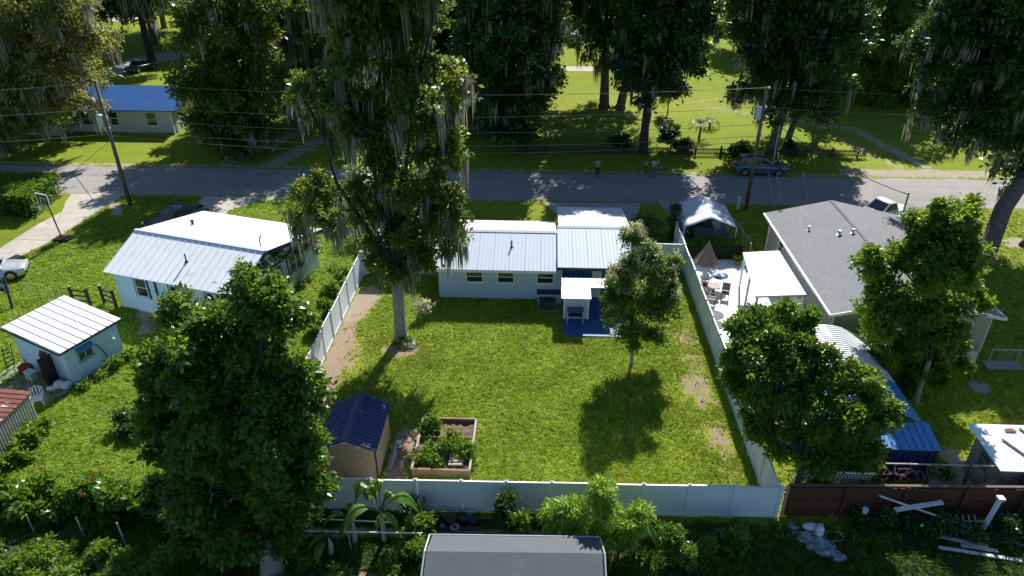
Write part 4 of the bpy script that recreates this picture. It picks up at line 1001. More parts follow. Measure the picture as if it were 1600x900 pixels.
put('roof_stain', MB().slab([(20.3, 24.75, 2.305), (20.8, 24.75, 2.305), (20.7, 25.0, 2.31), (20.35, 24.95, 2.31)], .012), 'rust_roof', ws)
window(ws, (19.345, 24.0, 1.25), .7, .9, math.pi, frame='pale_stucco', cols=1)
window(ws, (20.6, 22.95, 1.3), .8, .8, -math.pi/2, frame='pale_stucco')

# ---------------------------------------------------------------- grey canopy at the bottom
gc = thing('canopy_shelter', 'grey fabric gable shelter on a white pipe frame, cut by the bottom edge', 'shelter', (-.7, 16))
put('roof_sheet', MB().slab([(-3.72, 17.10, 2.62), (2.42, 17.27, 2.62), (2.28, 18.24, 2.30), (-3.66, 18.10, 2.30)], .02), 'grey_tarp', gc)
mb = MB(); n = 14; gm = []
for j in range(7):
    for i in range(n+1):
        u = i/n; v = j/6; mb.v.append((-3.72+6.14*u, 17.098+.17*u-v*3.3, 2.62-1.0*v-.035*math.sin(math.pi*v)*abs(math.sin(u*math.pi*4))))
mb.f = [(j*(n+1)+i, j*(n+1)+i+1, (j+1)*(n+1)+i+1, (j+1)*(n+1)+i) for j in range(6) for i in range(n)]
put('roof_sheet', mb, 'grey_tarp', gc)
for x, yy, zz in ((-3.72, 18.08, 2.26), (2.40, 18.22, 2.26), (-3.72, 13.8, 1.6), (2.44, 13.9, 1.6)): put('post', MB().tube([(x, yy, 0), (x, yy, zz)], .035), 'galvanised', gc)
put('frame_pipe', MB().tube([(-3.74, 18.12, 2.29), (2.38, 18.27, 2.29)], .035).tube([(-3.78, 18.12, 2.29), (-3.80, 17.1, 2.6), (-3.80, 13.8, 1.6)], .035).tube([(2.42, 18.27, 2.29), (2.50, 17.27, 2.6), (2.5, 13.9, 1.6)], .035), 'galvanised', gc)
mb = MB()
for i in range(18):
    x = -3.4+i*.33; mb.tube([(x, 18.12+.02*i/18, 2.30), (x+.03, 18.2, 2.24), (x+.06, 18.14, 2.30)], .012, 4)
put('lashing', mb, 'blue_fabric', gc)
pf = thing('pipe_barrier', 'low white pipe rail crossing the planted strip left of the grey shelter', 'rail', (-7, 19.3))
for a, b, z in (((-9.9, 19.25), (-4.3, 19.35), .95), ((-9.0, 20.3), (-5.6, 20.25), .5)):
    put('rail', MB().tube([(*a, z), (*b, z)], .03), 'plastic_white', pf)
for x in (-9.8, -7.2, -4.4): put('post', MB().tube([(x, 19.27, 0), (x, 19.27, .96)], .03), 'galvanised', pf)

# ---------------------------------------------------------------- odds and ends along the white fence
for i, (lb, x, y, r, h, m) in enumerate((('round brown tub in the middle of the clutter', -3.4, 20.75, .22, .3, 'dark_wood'), ('purple flower pot at the left of the clutter', -4.05, 20.75, .16, .3, 'plastic_pink'),
        ('shallow grey basin in front of the brown tub', -3.2, 20.4, .17, .16, 'steel'), ('brown clay pot behind the basin', -3.65, 20.95, .13, .28, 'clay'), ('black plastic pot near the post', -2.9, 20.8, .18, .3, 'black'),
        ('small dark pot at the right end of the clutter', -2.45, 20.75, .15, .24, 'dark_trim'), ('tiny grey pot at the front of the clutter', -3.7, 20.45, .09, .16, 'steel'), ('pale blue pot behind the black pot', -2.7, 20.98, .12, .26, 'plastic_blue'))):
    t = thing('garden_pot', lb+' below the white fence', 'pot', (x, y), 'pots along the white fence')
    put('pot', MB().lathe((x, y, 0), [(r*.7, 0), (r, h), (r*1.12, h), (r*1.12, h+.03), (r*.9, h+.02)], 12), m, t); put('soil', MB().lathe((x, y, h+.005), [(r*.86, 0), (r*.3, .03)], 10), 'soil', t)
t = thing('water_barrel', 'blue plastic barrel holding a dark leafy plant against the white fence', 'barrel', (-4.9, 20.8)); put('body', MB().lathe((-4.9, 20.8, 0), [(.24, 0), (.27, .3), (.24, .7), (.22, .71)], 14), 'plastic_blue', t)
bush('barrel_plant', 'dark leaved plant growing out of the blue barrel', 'plant', [(-4.95, 20.8, .95, .3), (-5.1, 20.85, .85, .2)], 'dark_leaf', 130, 3, .16, .5, seed=3)
solo('timber_plank', 'weathered plank lying under the pots along the fence', 'plank', MB().bar((-4.3, 20.35, .06), (-2.0, 20.5, .06), .16, .05), 'dark_wood')
solo('brick_edging', 'row of red edging blocks at the foot of the white fence', 'edging', MB().box(-2.2, -.2, 20.95, 21.1, 0, .12), 'clay')

def gpoly(name, label, cat, pts, z0, z1, m): return solo(name, label, cat, MB().slab([(x, y, z1) for x, y in pts], z1-z0), m)
rub = thing('rubble_slabs', 'pale broken concrete slabs lying in the shaded grass below the fence corner', 'rubble', (11.6, 20.3))
for i in range(46):
    u = rr.random(); x = 10.9+.75*u+rr.uniform(-.45, .45); y = 21.05-1.35*u+rr.uniform(-.25, .25); s = rr.uniform(.10, .30); n = rr.randint(5, 7)
    a0 = rr.random()*6; z = .05+.05*rr.random()
    put('slab', MB().slab([(x+s*rr.uniform(.75, 1.2)*math.cos(a0+6.283*k/n), y+.7*s*rr.uniform(.75, 1.2)*math.sin(a0+6.283*k/n), z+rr.uniform(0, .05)) for k in range(n)], z), 'rubble', rub)
gcan = thing('gas_cylinder', 'white gas cylinder standing on the broken slabs', 'cylinder', (11.5, 20.75)); put('tank', MB().lathe((11.5, 20.75, .05), [(.13, 0), (.17, .06), (.17, .36), (.1, .44), (.04, .46)], 12), 'plastic_white', gcan)
put('collar', MB().lathe((11.5, 20.75, .51), [(.09, 0), (.09, .1), (.07, .1), (.07, .02)], 10), 'plastic_white', gcan)
solo('plastic_sack', 'crumpled white sack behind the gas cylinder', 'sack', MB().ball((11.25, 21.05, .16), (.34, .2, .17), 9, 5).ball((11.6, 21.1, .1), (.24, .17, .12), 8, 5), 'white_fabric')
mb = MB(); mb.tube([(12.1+.35*math.cos(a), 20.7+.28*math.sin(a), .06+.02*math.sin(3*a)) for a in [k*.45 for k in range(17)]], .018, 5); solo('garden_hose', 'pale coiled hose on the dark grass right of the gas cylinder', 'hose', mb, 'plastic_white')
for i, (lb, a, b, wd, m) in enumerate((('long thin white pole propped across the brown fence', (13.9, 21.6, 1.45), (17.6, 20.9, .5), .07, 'plastic_white'), ('short wide white gutter length propped on the fence under the thin pole', (14.5, 21.3, 1.0), (16.4, 21.5, 1.3), .2, 'plastic_white'),
        ('white board lying in weeds, farther of the row', (16.0, 20.75, .25), (17.9, 20.3, .2), .16, 'pale_stucco'), ('white board lying in weeds, longest and nearest of the row', (16.0, 20.25, .12), (18.9, 19.75, .1), .14, 'plastic_white'),
        ('grey board lying between the two white boards', (16.9, 20.35, .16), (18.2, 20.15, .14), .14, 'old_white_metal'), ('thin bent grey pipe at the right end of the junk', (18.8, 20.6, .3), (19.7, 20.3, .1), .04, 'steel'))):
    solo('scrap_board', lb, 'board', MB().bar(a, b, wd, .05), m, 'boards and poles dumped beside the brown fence')
gp = thing('fence_post', 'square pale blue post with white cap standing loose in front of the brown fence', 'post', (18.2, 21.2)); put('shaft', MB().bar((18.15, 21.2, 0), (18.4, 21.3, 1.75), .14), 'pale_blue_wall', gp); put('cap', MB().box(18.27, 18.53, 21.18, 21.42, 1.75, 1.86), 'white_paint', gp)
rk = thing('wire_rack', 'bent white wire rack leaning in the weeds by the brown fence', 'rack', (17, 21.1))
for i in range(8): put('bar', MB().tube([(16.0+i*.24, 20.8, .1), (16.06+i*.24, 21.05, .5+.05*(i % 3)), (16.0+i*.24, 21.3, .85)], .018, 5), 'old_white_metal', rk)
put('cross_bar', MB().tube([(15.7, 21.1, .6), (18.2, 21.2, .65)], .018, 5), 'old_white_metal', rk)
solo('paint_tub', 'small white tub stuck on the brown fence side of the weeds', 'tub', MB().lathe((13.3, 21.2, .9), [(.1, 0), (.12, .2), (.1, .2)], 10), 'plastic_white')
for i, (px, py, h) in enumerate(((55, 834, 1.0), (133, 841, 1.1), (197, 853, 1.2), (28, 898, 1.25), (160, 902, .9))):
    g = G(px, py); solo('metal_post', ('grey metal post leaning in weeds, leftmost of the row below the flowering hedge', 'grey metal post leaning in weeds, middle of the row below the flowering hedge', 'grey metal post leaning in weeds, right end of the row below the flowering hedge', 'thin metal post near the bottom left corner', 'short dark post by the bare soil at the bottom left')[i], 'post',
      MB().tube([(g[0], g[1], 0), (g[0]-.06, g[1]+.04, h)], .03).ball((g[0]-.06, g[1]+.04, h+.02), .04, 6, 4), 'galvanised' if i < 4 else 'dark_trim', 'metal posts left of the big tree')

# ---------------------------------------------------------------- left yard details
def gate(label, c, rz):
    t = thing('wooden_gate', label, 'gate', c, 'brown farm gates by the pale blue house', rz)
    for x in (0, 1.15): put('post', MB().box(x-.07, x+.07, -.07, .07, 0, 1.25), 'dark_wood', t, True)
    for z in (.3, .65, 1.0): put('rail', MB().box(.072, 1.078, -.03, .03, z, z+.11), 'dark_wood', t, True)
    put('post_cap', MB().ball((0, 0, 1.29), .08, 6, 4), 'plastic_white', t, True)
    return t
gate('short brown three rail gate section, farther from the pale blue house', (-28.9, 37.2, 0), -.15)
gate('short brown three rail gate section against the pale blue house corner', (-27.1, 37.4, 0), -.45)
wr = thing('wire_fence', 'thin rusty wire fence running left from the brown gates', 'fence', (-31, 37.6))
for i in range(4): put('post', MB().tube([(-32.6+i*1.2, 37.9-.18*i, 0), (-32.6+i*1.2, 37.9-.18*i, 1.05)], .03), 'steel', wr)
for z in (.3, .55, .8, 1.02): put('wire', MB().tube([(-32.7, 37.9, z), (-31, 37.65, z-.02), (-29, 37.3, z)], .012, 4), 'steel', wr)
hp = thing('basketball_hoop', 'portable basketball hoop with pale backboard beside the concrete driveway', 'basketball hoop', (-35.2, 46.2))
put('base', MB().slab([(-35.6, 45.8, .22), (-34.5, 45.9, .16), (-34.4, 46.7, .16), (-35.5, 46.6, .22)], .2), 'black', hp)
put('pole', MB().tube([(-35.1, 46.2, .15), (-35.4, 46.3, 3.0)], .05), 'dark_trim', hp)
mb = MB(); bcx, bcy = -35.75, 46.45
for a, b, wd in (((-.55, .2, 2.7), (.55, -.2, 2.7), .07), ((-.55, .2, 3.5), (.55, -.2, 3.5), .07), ((-.55, .2, 2.7), (-.55, .2, 3.5), .07), ((.55, -.2, 2.7), (.55, -.2, 3.5), .07), ((-.2, .07, 2.85), (-.2, .07, 3.2), .05), ((.2, -.07, 2.85), (.2, -.07, 3.2), .05), ((-.2, .07, 3.2), (.2, -.07, 3.2), .05)):
    mb.bar((bcx+a[0], bcy+a[1], a[2]), (bcx+b[0], bcy+b[1], b[2]), wd)
put('backboard_frame', mb, 'plastic_white', hp)
put('backboard', MB().slab([(bcx-.54, bcy+.21, 3.48), (bcx+.54, bcy-.19, 3.48), (bcx+.53, bcy-.21, 3.48), (bcx-.55, bcy+.19, 3.48)], .76), 'car_glass', hp)
mb = MB(); mb.tube([(bcx-.08+.23*math.cos(a), bcy-.35+.23*math.sin(a), 2.85) for a in [k*.5236 for k in range(13)]], .02, 5); put('rim', mb, 'orange_petal', hp)
mb = MB(); n = 12
mb.loft([[(bcx-.08+r*math.cos(6.283*k/n), bcy-.35+r*math.sin(6.283*k/n), z) for k in range(n)] for r, z in ((.22, 2.84), (.15, 2.6), (.12, 2.42))], False); put('net', mb, 'white_fabric', hp)
put('brace', MB().bar((-35.4, 46.3, 2.95), (bcx, bcy, 3.05), .05).bar((-35.38, 46.3, 2.6), (bcx, bcy, 2.8), .05), 'dark_trim', hp)
pd = thing('play_frame', 'dark leaning board and timber frame by the silver car at the left edge', 'frame', (-33, 37))
put('board', MB().slab([(-34.1, 37.7, 2.5), (-33.0, 37.4, 2.3), (-32.95, 37.45, 2.3), (-34.05, 37.75, 2.5)], 1.6), 'grey_blue_wall', pd)
for a, b in (((-34.2, 37.6, 0), (-33.9, 37.7, 2.2)), ((-32.5, 36.6, 0), (-32.9, 37.3, 1.8)), ((-33.4, 36.2, 0), (-33.6, 37.2, 1.6)), ((-33.8, 37.5, .9), (-32.7, 37.0, .9)), ((-33.8, 37.5, 1.5), (-32.8, 37.1, 1.5))): put('timber', MB().bar(a, b, .13), 'dark_wood', pd)
def garden_chair(label, x, y, rz):
    t = thing('garden_chair', label, 'chair', (x, y, .02), 'white plastic chairs by the blue shed', rz)
    put('seat', MB().box(-.24, .24, -.24, .24, .40, .44), 'plastic_white', t, True)
    mb = MB(); mb.tube([(-.26, .2, .42), (-.25, .32, .85), (0, .36, .95), (.25, .32, .85), (.26, .2, .42)], .03, 5)
    for x_ in (-.14, 0, .14): mb.bar((x_, .24, .44), (x_, .34, .9), .05, .02)
    put('backrest', mb, 'plastic_white', t, True)
    for sx in (-.22, .22):
        for sy in (-.22, .22): put('leg', MB().bar((sx*.9, sy*.9, .40), (sx*1.15, sy*1.15, 0), .04), 'plastic_white', t, True)
        put('armrest', MB().tube([(sx*1.15, -.22, .42), (sx*1.15, -.24, .62), (sx*1.15, .28, .64)], .022, 5), 'plastic_white', t, True)
garden_chair('white plastic garden chair nearer the blue shed doorway', -25.0, 27.5, .5)
garden_chair('white plastic garden chair partly behind the rusty roofed shed', -26.6, 27.8, 2.6)
def bsw(a, b, z): p = BS(a, b, z); return p
t = thing('cooler_box', 'pale cool box beside the black shed doorway', 'cooler', BS(1.7, -.35, 0)); mb = MB().slab([BS(1.4, -.5, .5), BS(1.95, -.5, .5), BS(1.95, -.15, .5), BS(1.4, -.15, .5)], .45); put('body', mb, 'pale_stucco', t); put('lid', MB().slab([BS(1.38, -.52, .56), BS(1.97, -.52, .56), BS(1.97, -.13, .56), BS(1.38, -.13, .56)], .055), 'plastic_white', t)
solo('rubbish_sacks', 'heap of pale and pink bags at the blue shed corner', 'sacks', MB().ball(BS(3.6, -.2, .2), (.3, .25, .25), 9, 5).ball(BS(3.95, -.05, .18), (.25, .3, .22), 9, 5).ball(BS(3.4, -.5, .12), (.28, .2, .14), 9, 5), 'white_fabric')
solo('motor_mower', 'dark red mower shape in shade by the shed wall', 'mower', MB().box(-27.7, -27.1, 30.0, 30.4, .1, .45).lathe((-27.6, 29.98, .12), [(.12, -.1), (.12, .05)], 8).bar((-27.4, 30.3, .4), (-27.9, 30.8, .95), .04), 'red_cloth')
ld = thing('ladder', 'dark metal step ladder leaning at the far left corner of the blue shed', 'ladder', BS(-.2, -.1, 0))
for b_ in (0, .45): put('rail', MB().bar(BS(-.3, -.4+b_, 0), BS(-.15, -.25+b_, 1.5), .04), 'black', ld)
for k in range(5): put('rung', MB().bar(BS(-.27+k*.03, -.37, .25+k*.27), BS(-.27+k*.03, .05, .25+k*.27), .04), 'black', ld)
sheet('concrete_path', [BS(-.5, -1.6), BS(4.2, -1.5), BS(4.3, .4), BS(-.5, .4)], .012, 'concrete_grey')
for i, (a, b) in enumerate((((-19.9, 27.9), (-19.1, 28.9)), ((-19.5, 27.0), (-18.2, 27.3)), ((-18.9, 27.6), (-18.2, 28.2)))):
    solo('fallen_post', ('short white painted post lying in grass left of the big tree, leftmost', 'longest white painted post lying in grass, nearest the camera', 'white painted post half hidden by the big tree')[i], 'log', MB().tube([(*a, .1), (*b, .12)], .09, 8), 'white_paint', 'white posts lying beside the big tree')
solo('white_stone', 'slim white stone lying in the bare soil by the mossy tree foot', 'stone', MB().ball((-7.05, 33.55, .08), (.12, .36, .09), 8, 5), 'white_paint')

# ---------------------------------------------------------------- vehicles
def car(name, label, loc, rz, paint, L=4.7, W=1.84, Hh=1.65, kind='suv', group=None, detail=True):
    t = thing(name, label, 'car', (*loc, 0), group, rz)
    hw = W/2; f = L/2
    hood, deck_ = {'suv': (.98, .98), 'sedan': (.86, .93), 'van': (1.15, 1.2), 'truck': (1.05, 1.0)}[kind]
    # stations from nose (+x) to tail (-x): x, z low, z belt/top, half width, crown
    st = [(f, .42, .62, hw*.62), (f-.08, .30, .74, hw*.80), (f-.35, .22, hood-.12, hw*.94), (f-.9, .20, hood-.03, hw), (f-1.35, .20, hood+.02, hw), (0, .20, hood+.05, hw), (-f+1.1, .20, deck_+.04, hw), (-f+.45, .22, deck_, hw*.97), (-f+.1, .28, deck_-.08, hw*.88), (-f, .38, deck_-.25, hw*.76)]
    rings = []
    for x, zl, zt, h in st:
        rings.append([(x, -h*.92, zl), (x, -h, zl+.12), (x, -h*1.0, zt-.28), (x, -h*.965, zt-.08), (x, -h*.86, zt), (x, 0, zt+.045), (x, h*.86, zt), (x, h*.965, zt-.08), (x, h*1.0, zt-.28), (x, h, zl+.12), (x, h*.92, zl)])
    put('body', MB().loft(rings), paint, t, True, True)
    # greenhouse: base line and roof line
    cb, cf_ = {'suv': (-f+.22, f-1.25), 'sedan': (-f+.75, f-1.3), 'van': (-f+.12, f-.75), 'truck': (-.5, f-1.4)}[kind]
    rb, rf = {'suv': (-f+.55, f-2.05), 'sedan': (-f+1.55, f-2.15), 'van': (-f+.2, f-1.35), 'truck': (-.2, f-2.15)}[kind]
    zb = hood+.02; wt = hw*.72; wb = hw*.88
    base = [(cf_, -wb*.92, zb), (cf_, wb*.92, zb), (cb, wb*.95, zb), (cb, -wb*.95, zb)]
    top = [(rf, -wt, Hh-.05), (rf, wt, Hh-.05), (rb, wt, Hh-.06), (rb, -wt, Hh-.06)]
    put('cabin', MB().add(base+top, [(0, 1, 5, 4), (1, 2, 6, 5), (2, 3, 7, 6), (3, 0, 4, 7)]), paint, t, True)
    r2 = [(rf-.1, -wt*.86, Hh), (rf-.1, wt*.86, Hh), (rb+.1, wt*.86, Hh-.01), (rb+.1, -wt*.86, Hh-.01)]
    put('roof', MB().add([(p[0], p[1], p[2]+.001) for p in top]+r2, [(4, 5, 6, 7), (0, 1, 5, 4), (1, 2, 6, 5), (2, 3, 7, 6), (3, 0, 4, 7)]), paint, t, True, True)
    B = [Vector(p) for p in base]; T_ = [Vector(p) for p in top]
    def pane(nm, i, j, a0=.06, a1=.94, b0=.12, b1=.9, parts=1):
        n_ = (B[j]-B[i]).cross(T_[i]-B[i]).normalized()
        cen = (B[0]+B[2])/2
        if n_.dot((B[i]+B[j])/2-cen) < 0: n_ = -n_
        for k in range(parts):
            s0, s1 = a0+(a1-a0)*k/parts+(.012 if k else 0), a0+(a1-a0)*(k+1)/parts-(.012 if k < parts-1 else 0)
            q = []
            for s, b in ((s0, b0), (s1, b0), (s1, b1), (s0, b1)): q.append((B[i].lerp(B[j], s)).lerp(T_[i].lerp(T_[j], s), b)+n_*.012)
            put(nm, MB().slab(q, .01, n_), 'car_glass', t, True)
    pane('windscreen', 0, 1); pane('rear_window', 2, 3)
    if kind != 'van' or detail: pane('side_window', 1, 2, .10, .93, .14, .88, 3 if kind != 'truck' else 2); pane('side_window', 3, 0, .07, .90, .14, .88, 3 if kind != 'truck' else 2)
    if kind == 'truck':
        put('bed', MB().box(-f+.12, -.62, -hw*.8, hw*.8, deck_+.03, deck_+.06), 'black', t, True)
    wr_ = .35
    ty = MB().loft([[(r*math.cos(2*math.pi*k/18), y, r*math.sin(2*math.pi*k/18)) for k in range(18)] for r, y in ((wr_*.9, -.12), (wr_, -.09), (wr_, .09), (wr_*.9, .12))]).mesh('tyre', 'rubber', smooth=True)
    rm = MB().loft([[(r*math.cos(2*math.pi*k/12), y, r*math.sin(2*math.pi*k/12)) for k in range(12)] for r, y in ((wr_*.62, -.125), (wr_*.62, .125))])
    for k in range(5): a = k*1.2566; rm.bar((0, -.13, 0), (wr_*.6*math.cos(a), -.13, wr_*.6*math.sin(a)), .05, .02); rm.bar((0, .13, 0), (wr_*.6*math.cos(a), .13, wr_*.6*math.sin(a)), .05, .02)
    rm = rm.mesh('rim', 'chrome')
    for x in (f-.88, -f+.85):
        for y in (-hw+.10, hw-.10):
            w_ = obj('wheel', ty, t, (x, y, wr_)); obj('rim', rm, w_)
    for x in (f-.88, -f+.85):
        for s in (-1, 1):
            arch_ = MB(); arch_.add([(x+.41*math.cos(a), s*(hw+.004), wr_+.41*math.sin(a)) for a in [math.pi*k/10 for k in range(11)]], [tuple(range(11))]); put('wheel_arch', arch_, 'black', t, True)
    for s in (-1, 1):
        put('headlight', MB().box(f-.22, f-.04, s*hw*.62-.16, s*hw*.62+.16, .62, .74), 'lamp_clear', t, True)
        put('tail_light', MB().box(-f-.012, -f+.16, s*hw*.66-.12, s*hw*.66+.12, deck_-.42, deck_-.18), 'lamp_red', t, True)
        put('mirror', MB().box(f-1.6, f-1.45, s*(hw+.10)-.09, s*(hw+.10)+.09, hood+.02, hood+.14), paint, t, True)
    put('bumper', MB().box(f-.06, f+.03, -hw*.6, hw*.6, .36, .50).box(-f-.03, -f+.06, -hw*.68, hw*.68, .38, .52), 'dark_trim', t, True)
    return t
car('parked_car', 'blue-grey hatchback parked on the grass verge beyond the road, right of the standing people', (19.7, 62.5), 0, 'car_blue', 4.7, 1.86, 1.66, 'suv')
car('parked_car', 'silver saloon car on the driveway edge, cut by the left edge of the picture', (-36.4, 40.2), math.radians(24), 'car_silver', 4.6, 1.8, 1.42, 'sedan')
car('parked_car', 'dark saloon car parked behind the pale blue house', (-27.9, 49.3), math.radians(232), 'car_dark', 4.7, 1.82, 1.45, 'sedan')
car('parked_car', 'dark car in the shade under the white tent', (11.75, 48.7), math.radians(90), 'car_dark', 4.5, 1.8, 1.6, 'suv')
car('parked_car', 'white pickup with dark bed partly hidden behind the grey shingle roof', (26.6, 52.3), math.radians(205), 'car_white', 5.2, 1.95, 1.8, 'truck')
car('parked_car', 'white and silver van parked far beyond the road in the gap between oaks', (4.9, 121.5), math.radians(95), 'car_white', 5.0, 1.95, 1.9, 'van')
car('parked_car', 'small dark car under the far trees beside the curved lane', (-55.8, 99.5), math.radians(70), 'car_dark', 4.4, 1.8, 1.5, 'sedan')
def box_truck(label, px, py, s, rz):
    g = G(px, py); t = thing('camper', label, 'camper', (*g, 0), 'white vehicles in the far clearing', rz)
    put('body', MB().box(-3.2*s, 3.2*s, -1.2, 1.2, .6, 3.0), 'car_white', t, True); put('window', MB().box(-2.2*s, -.4*s, -1.215, -1.2, 1.7, 2.4), 'car_glass', t, True); put('window', MB().box(.6*s, 1.8*s, -1.215, -1.2, 1.7, 2.4), 'car_glass', t, True)
    put('roof', MB().box(-3.1*s, 3.1*s, -1.1, 1.1, 3.002, 3.1), 'white_paint', t, True)
    for x in (-2, 1.9): put('wheel', MB().loft([[(x*s+.4*math.cos(k*.5236), y, .4+.4*math.sin(k*.5236)) for k in range(12)] for y in (-1.22, 1.22)]), 'rubber', t, True)
box_truck('white camper in the far clearing at the top left, nearest', 140, 32, .9, .3)
box_truck('white camper in the far clearing at the top left, farthest', 122, 19, 1.1, -.1)
car('parked_car', 'dark pickup standing with the campers in the far clearing at top left', G(112, 21), .2, 'car_dark', 5.4, 1.9, 1.8, 'truck')

# ---------------------------------------------------------------- people
def skin(name, verts, edges, radii, m, parent, sub=1, root=0):
    me = bpy.data.meshes.new(name); me.from_pydata(verts, edges, []); me.materials.append(MATS[m])
    o = obj(name, me, parent)
    o.modifiers.new('skin', 'SKIN').use_smooth_shade = True
    if not me.skin_vertices: me.skin_vertices.new()
    for i, r in enumerate(radii):
        me.skin_vertices[0].data[i].radius = (r, r) if not isinstance(r, tuple) else r
        me.skin_vertices[0].data[i].use_root = (i == root)
    sb = o.modifiers.new('sub', 'SUBSURF'); sb.levels = sub; sb.render_levels = sub
    return o
def person(label, loc, rz, shirt, trousers, arms, h=1.72):
    k = h/1.72; t = thing('person', label, 'person', (*loc, 0), None, rz); t.scale = (k, k, k)
    # faces -y; arms: list of (elbow, hand) for left/right
    V = [(0, 0, .96), (0, .01, 1.18), (0, .01, 1.38), (0, 0, 1.47), (0, -.01, 1.56), (0, -.015, 1.66)]; E_ = [(0, 1), (1, 2), (2, 3), (3, 4), (4, 5)]
    R = [(.15, .11), (.13, .10), (.15, .10), .055, .088, .075]
    hands = []
    for s, (el, ha) in zip((-1, 1), arms):
        i = len(V); V += [(s*.17, .01, 1.41), el, tuple(Vector(el).lerp(Vector(ha), .9)), ha]; E_ += [(2, i), (i, i+1), (i+1, i+2), (i+2, i+3)]; R += [.055, .042, .028, .034]
        d = (Vector(ha)-Vector(el)).normalized(); hands.append(i+3)
        side = d.cross(Vector((0, 1, .2))).normalized()
        for q, off in enumerate((-.03, -.01, .01, .03)):
            j = len(V); b = Vector(ha)+side*off+d*.04; ln = (.07, .08, .075, .06)[q]
            V += [tuple(b), tuple(b+d*ln*.6), tuple(b+d*ln+Vector((0, -.015, 0)))]; E_ += [(i+3, j), (j, j+1), (j+1, j+2)]; R += [.010, .009, .007]
        j = len(V); b = Vector(ha)-side*.035; V += [tuple(b), tuple(b-side*.02+d*.04)]; E_ += [(i+3, j), (j, j+1)]; R += [.011, .009]
    legs = []
    for s in (-1, 1):
        i = len(V); V += [(s*.09, 0, .88), (s*.11, -.01, .48), (s*.12, .02, .09), (s*.13, -.11, .04)]; E_ += [(0, i), (i, i+1), (i+1, i+2), (i+2, i+3)]; R += [.088, .06, .04, .035]
    skin('body', V, E_, R, 'skin', t)
    b = len(V)-8
    SV = [V[0], V[1], V[2], (0, 0, 1.44)]; SE = [(0, 1), (1, 2), (2, 3)]; SR = [(.165, .125), (.145, .115), (.165, .115), .07]
    for (s, (el, ha)) in zip((-1, 1), arms):
        i = len(SV); SV += [(s*.17, .01, 1.41), tuple(Vector((s*.17, .01, 1.41)).lerp(Vector(el), .8))]; SE += [(2, i), (i, i+1)]; SR += [.07, .062]
    skin('shirt', SV, SE, SR, shirt, t)
    TV = [(0, 0, .97)]; TE = []; TR = [(.16, .12)]
    for s in (-1, 1):
        i = len(TV); TV += [(s*.09, 0, .87), (s*.11, -.01, .48), (s*.12, .02, .12)]; TE += [(0, i), (i, i+1), (i+1, i+2)]; TR += [.10, .073, .058]
    skin('trousers', TV, TE, TR, trousers, t)
    put('hair', MB().ball((0, .02, 1.68), (.098, .105, .10), 10, 6), 'hair', t, True, True)
    put('nose', MB().ball((0, -.105, 1.63), (.016, .02, .022), 6, 4), 'skin', t, True)
    for s in (-1, 1): put('eye', MB().ball((s*.033, -.092, 1.655), .012, 6, 4), 'black', t, True); put('ear', MB().ball((s*.088, -.01, 1.64), (.012, .022, .03), 6, 4), 'skin', t, True); put('shoe', MB().box(s*.125-.045, s*.125+.045, -.16, .09, 0, .075), 'black', t, True)
    put('mouth', MB().box(-.025, .025, -.099, -.09, 1.592, 1.6), 'red_cloth', t, True)
    return t
person('person in pink shirt and black trousers standing at the far road edge, hands raised', G(933, 277), .2, 'shirt_pink', 'trousers_black', [((-.30, .05, 1.2), (-.10, -.24, 1.33)), ((.30, .05, 1.2), (.10, -.24, 1.33))], 1.75)
person('person in white shirt and jeans at the far road edge, one hand on hip', G(1020, 277), -.3, 'shirt_white', 'jeans', [((-.28, .02, 1.18), (-.16, -.26, 1.42)), ((.38, .06, 1.2), (.20, -.06, 1.02))], 1.75)
mbx = thing('mailbox', 'small pale mailbox on a dark post near the person in the white shirt', 'mailbox', G(1008, 272)); g = G(1008, 272)
put('post', MB().box(g[0]-.05, g[0]+.05, g[1]-.05, g[1]+.05, 0, .9), 'dark_wood', mbx); put('box', MB().loft([[(g[0]+.12*math.cos(a), y, 1.02+.12*math.sin(a)) for a in [k*.5236 for k in range(12)]] for y in (g[1]-.22, g[1]+.22)]), 'pale_stucco', mbx)

# ---------------------------------------------------------------- utility poles and lines
def pole(label, base, h, rzc, cans):
    t = thing('utility_pole', label, 'utility pole', (*base, 0))
    put('shaft', MB().tube([(*base, 0), (base[0], base[1], h)], [.17, .11], 10), 'pole_wood', t, smooth=True)
    x, y = base
    for sx, z in cans:
        c_ = put('transformer', MB().lathe((x+sx, y-.1, z), [(.22, 0), (.26, .05), (.26, .85), (.2, .93), (.08, .98)], 14), 'galvanised', t, smooth=False)
        put('bushing', MB().lathe((x+sx-.08, y-.1, z+.96), [(.05, 0), (.03, .2), (.05, .22)], 8), 'plastic_white', c_)
        put('bracket', MB().bar((x, y-.02, z+.3), (x+sx*.6, y-.08, z+.3), .08).bar((x, y-.02, z+.7), (x+sx*.6, y-.08, z+.7), .08), 'steel', t)
    for z in (h-.05, h-1.5, h-2.8, h-3.6): put('insulator', MB().lathe((x+.16, y-.05, z-.08), [(.05, 0), (.07, .06), (.03, .1), (.07, .16)], 8), 'plastic_white', t)
    return t
LP, RP = (-33.3, 52.6), (16.5, 53.95)
pole('dark wooden utility pole with white transformer on the left beside the driveway', LP, 10.1, 0, [(-.38, 6.6)])
pole('tall grey wooden utility pole with pale blue-grey transformer on the right by the road', RP, 9.8, 0, [(-.38, 7.4)])
pt2 = thing('utility_pole', 'thin dark pole beyond the road behind the picket fence on the right', 'utility pole', (26.2, 68.5)); put('shaft', MB().tube([(26.2, 68.5, 0), (26.2, 68.5, 6.8)], [.10, .06]), 'pole_wood', pt2)
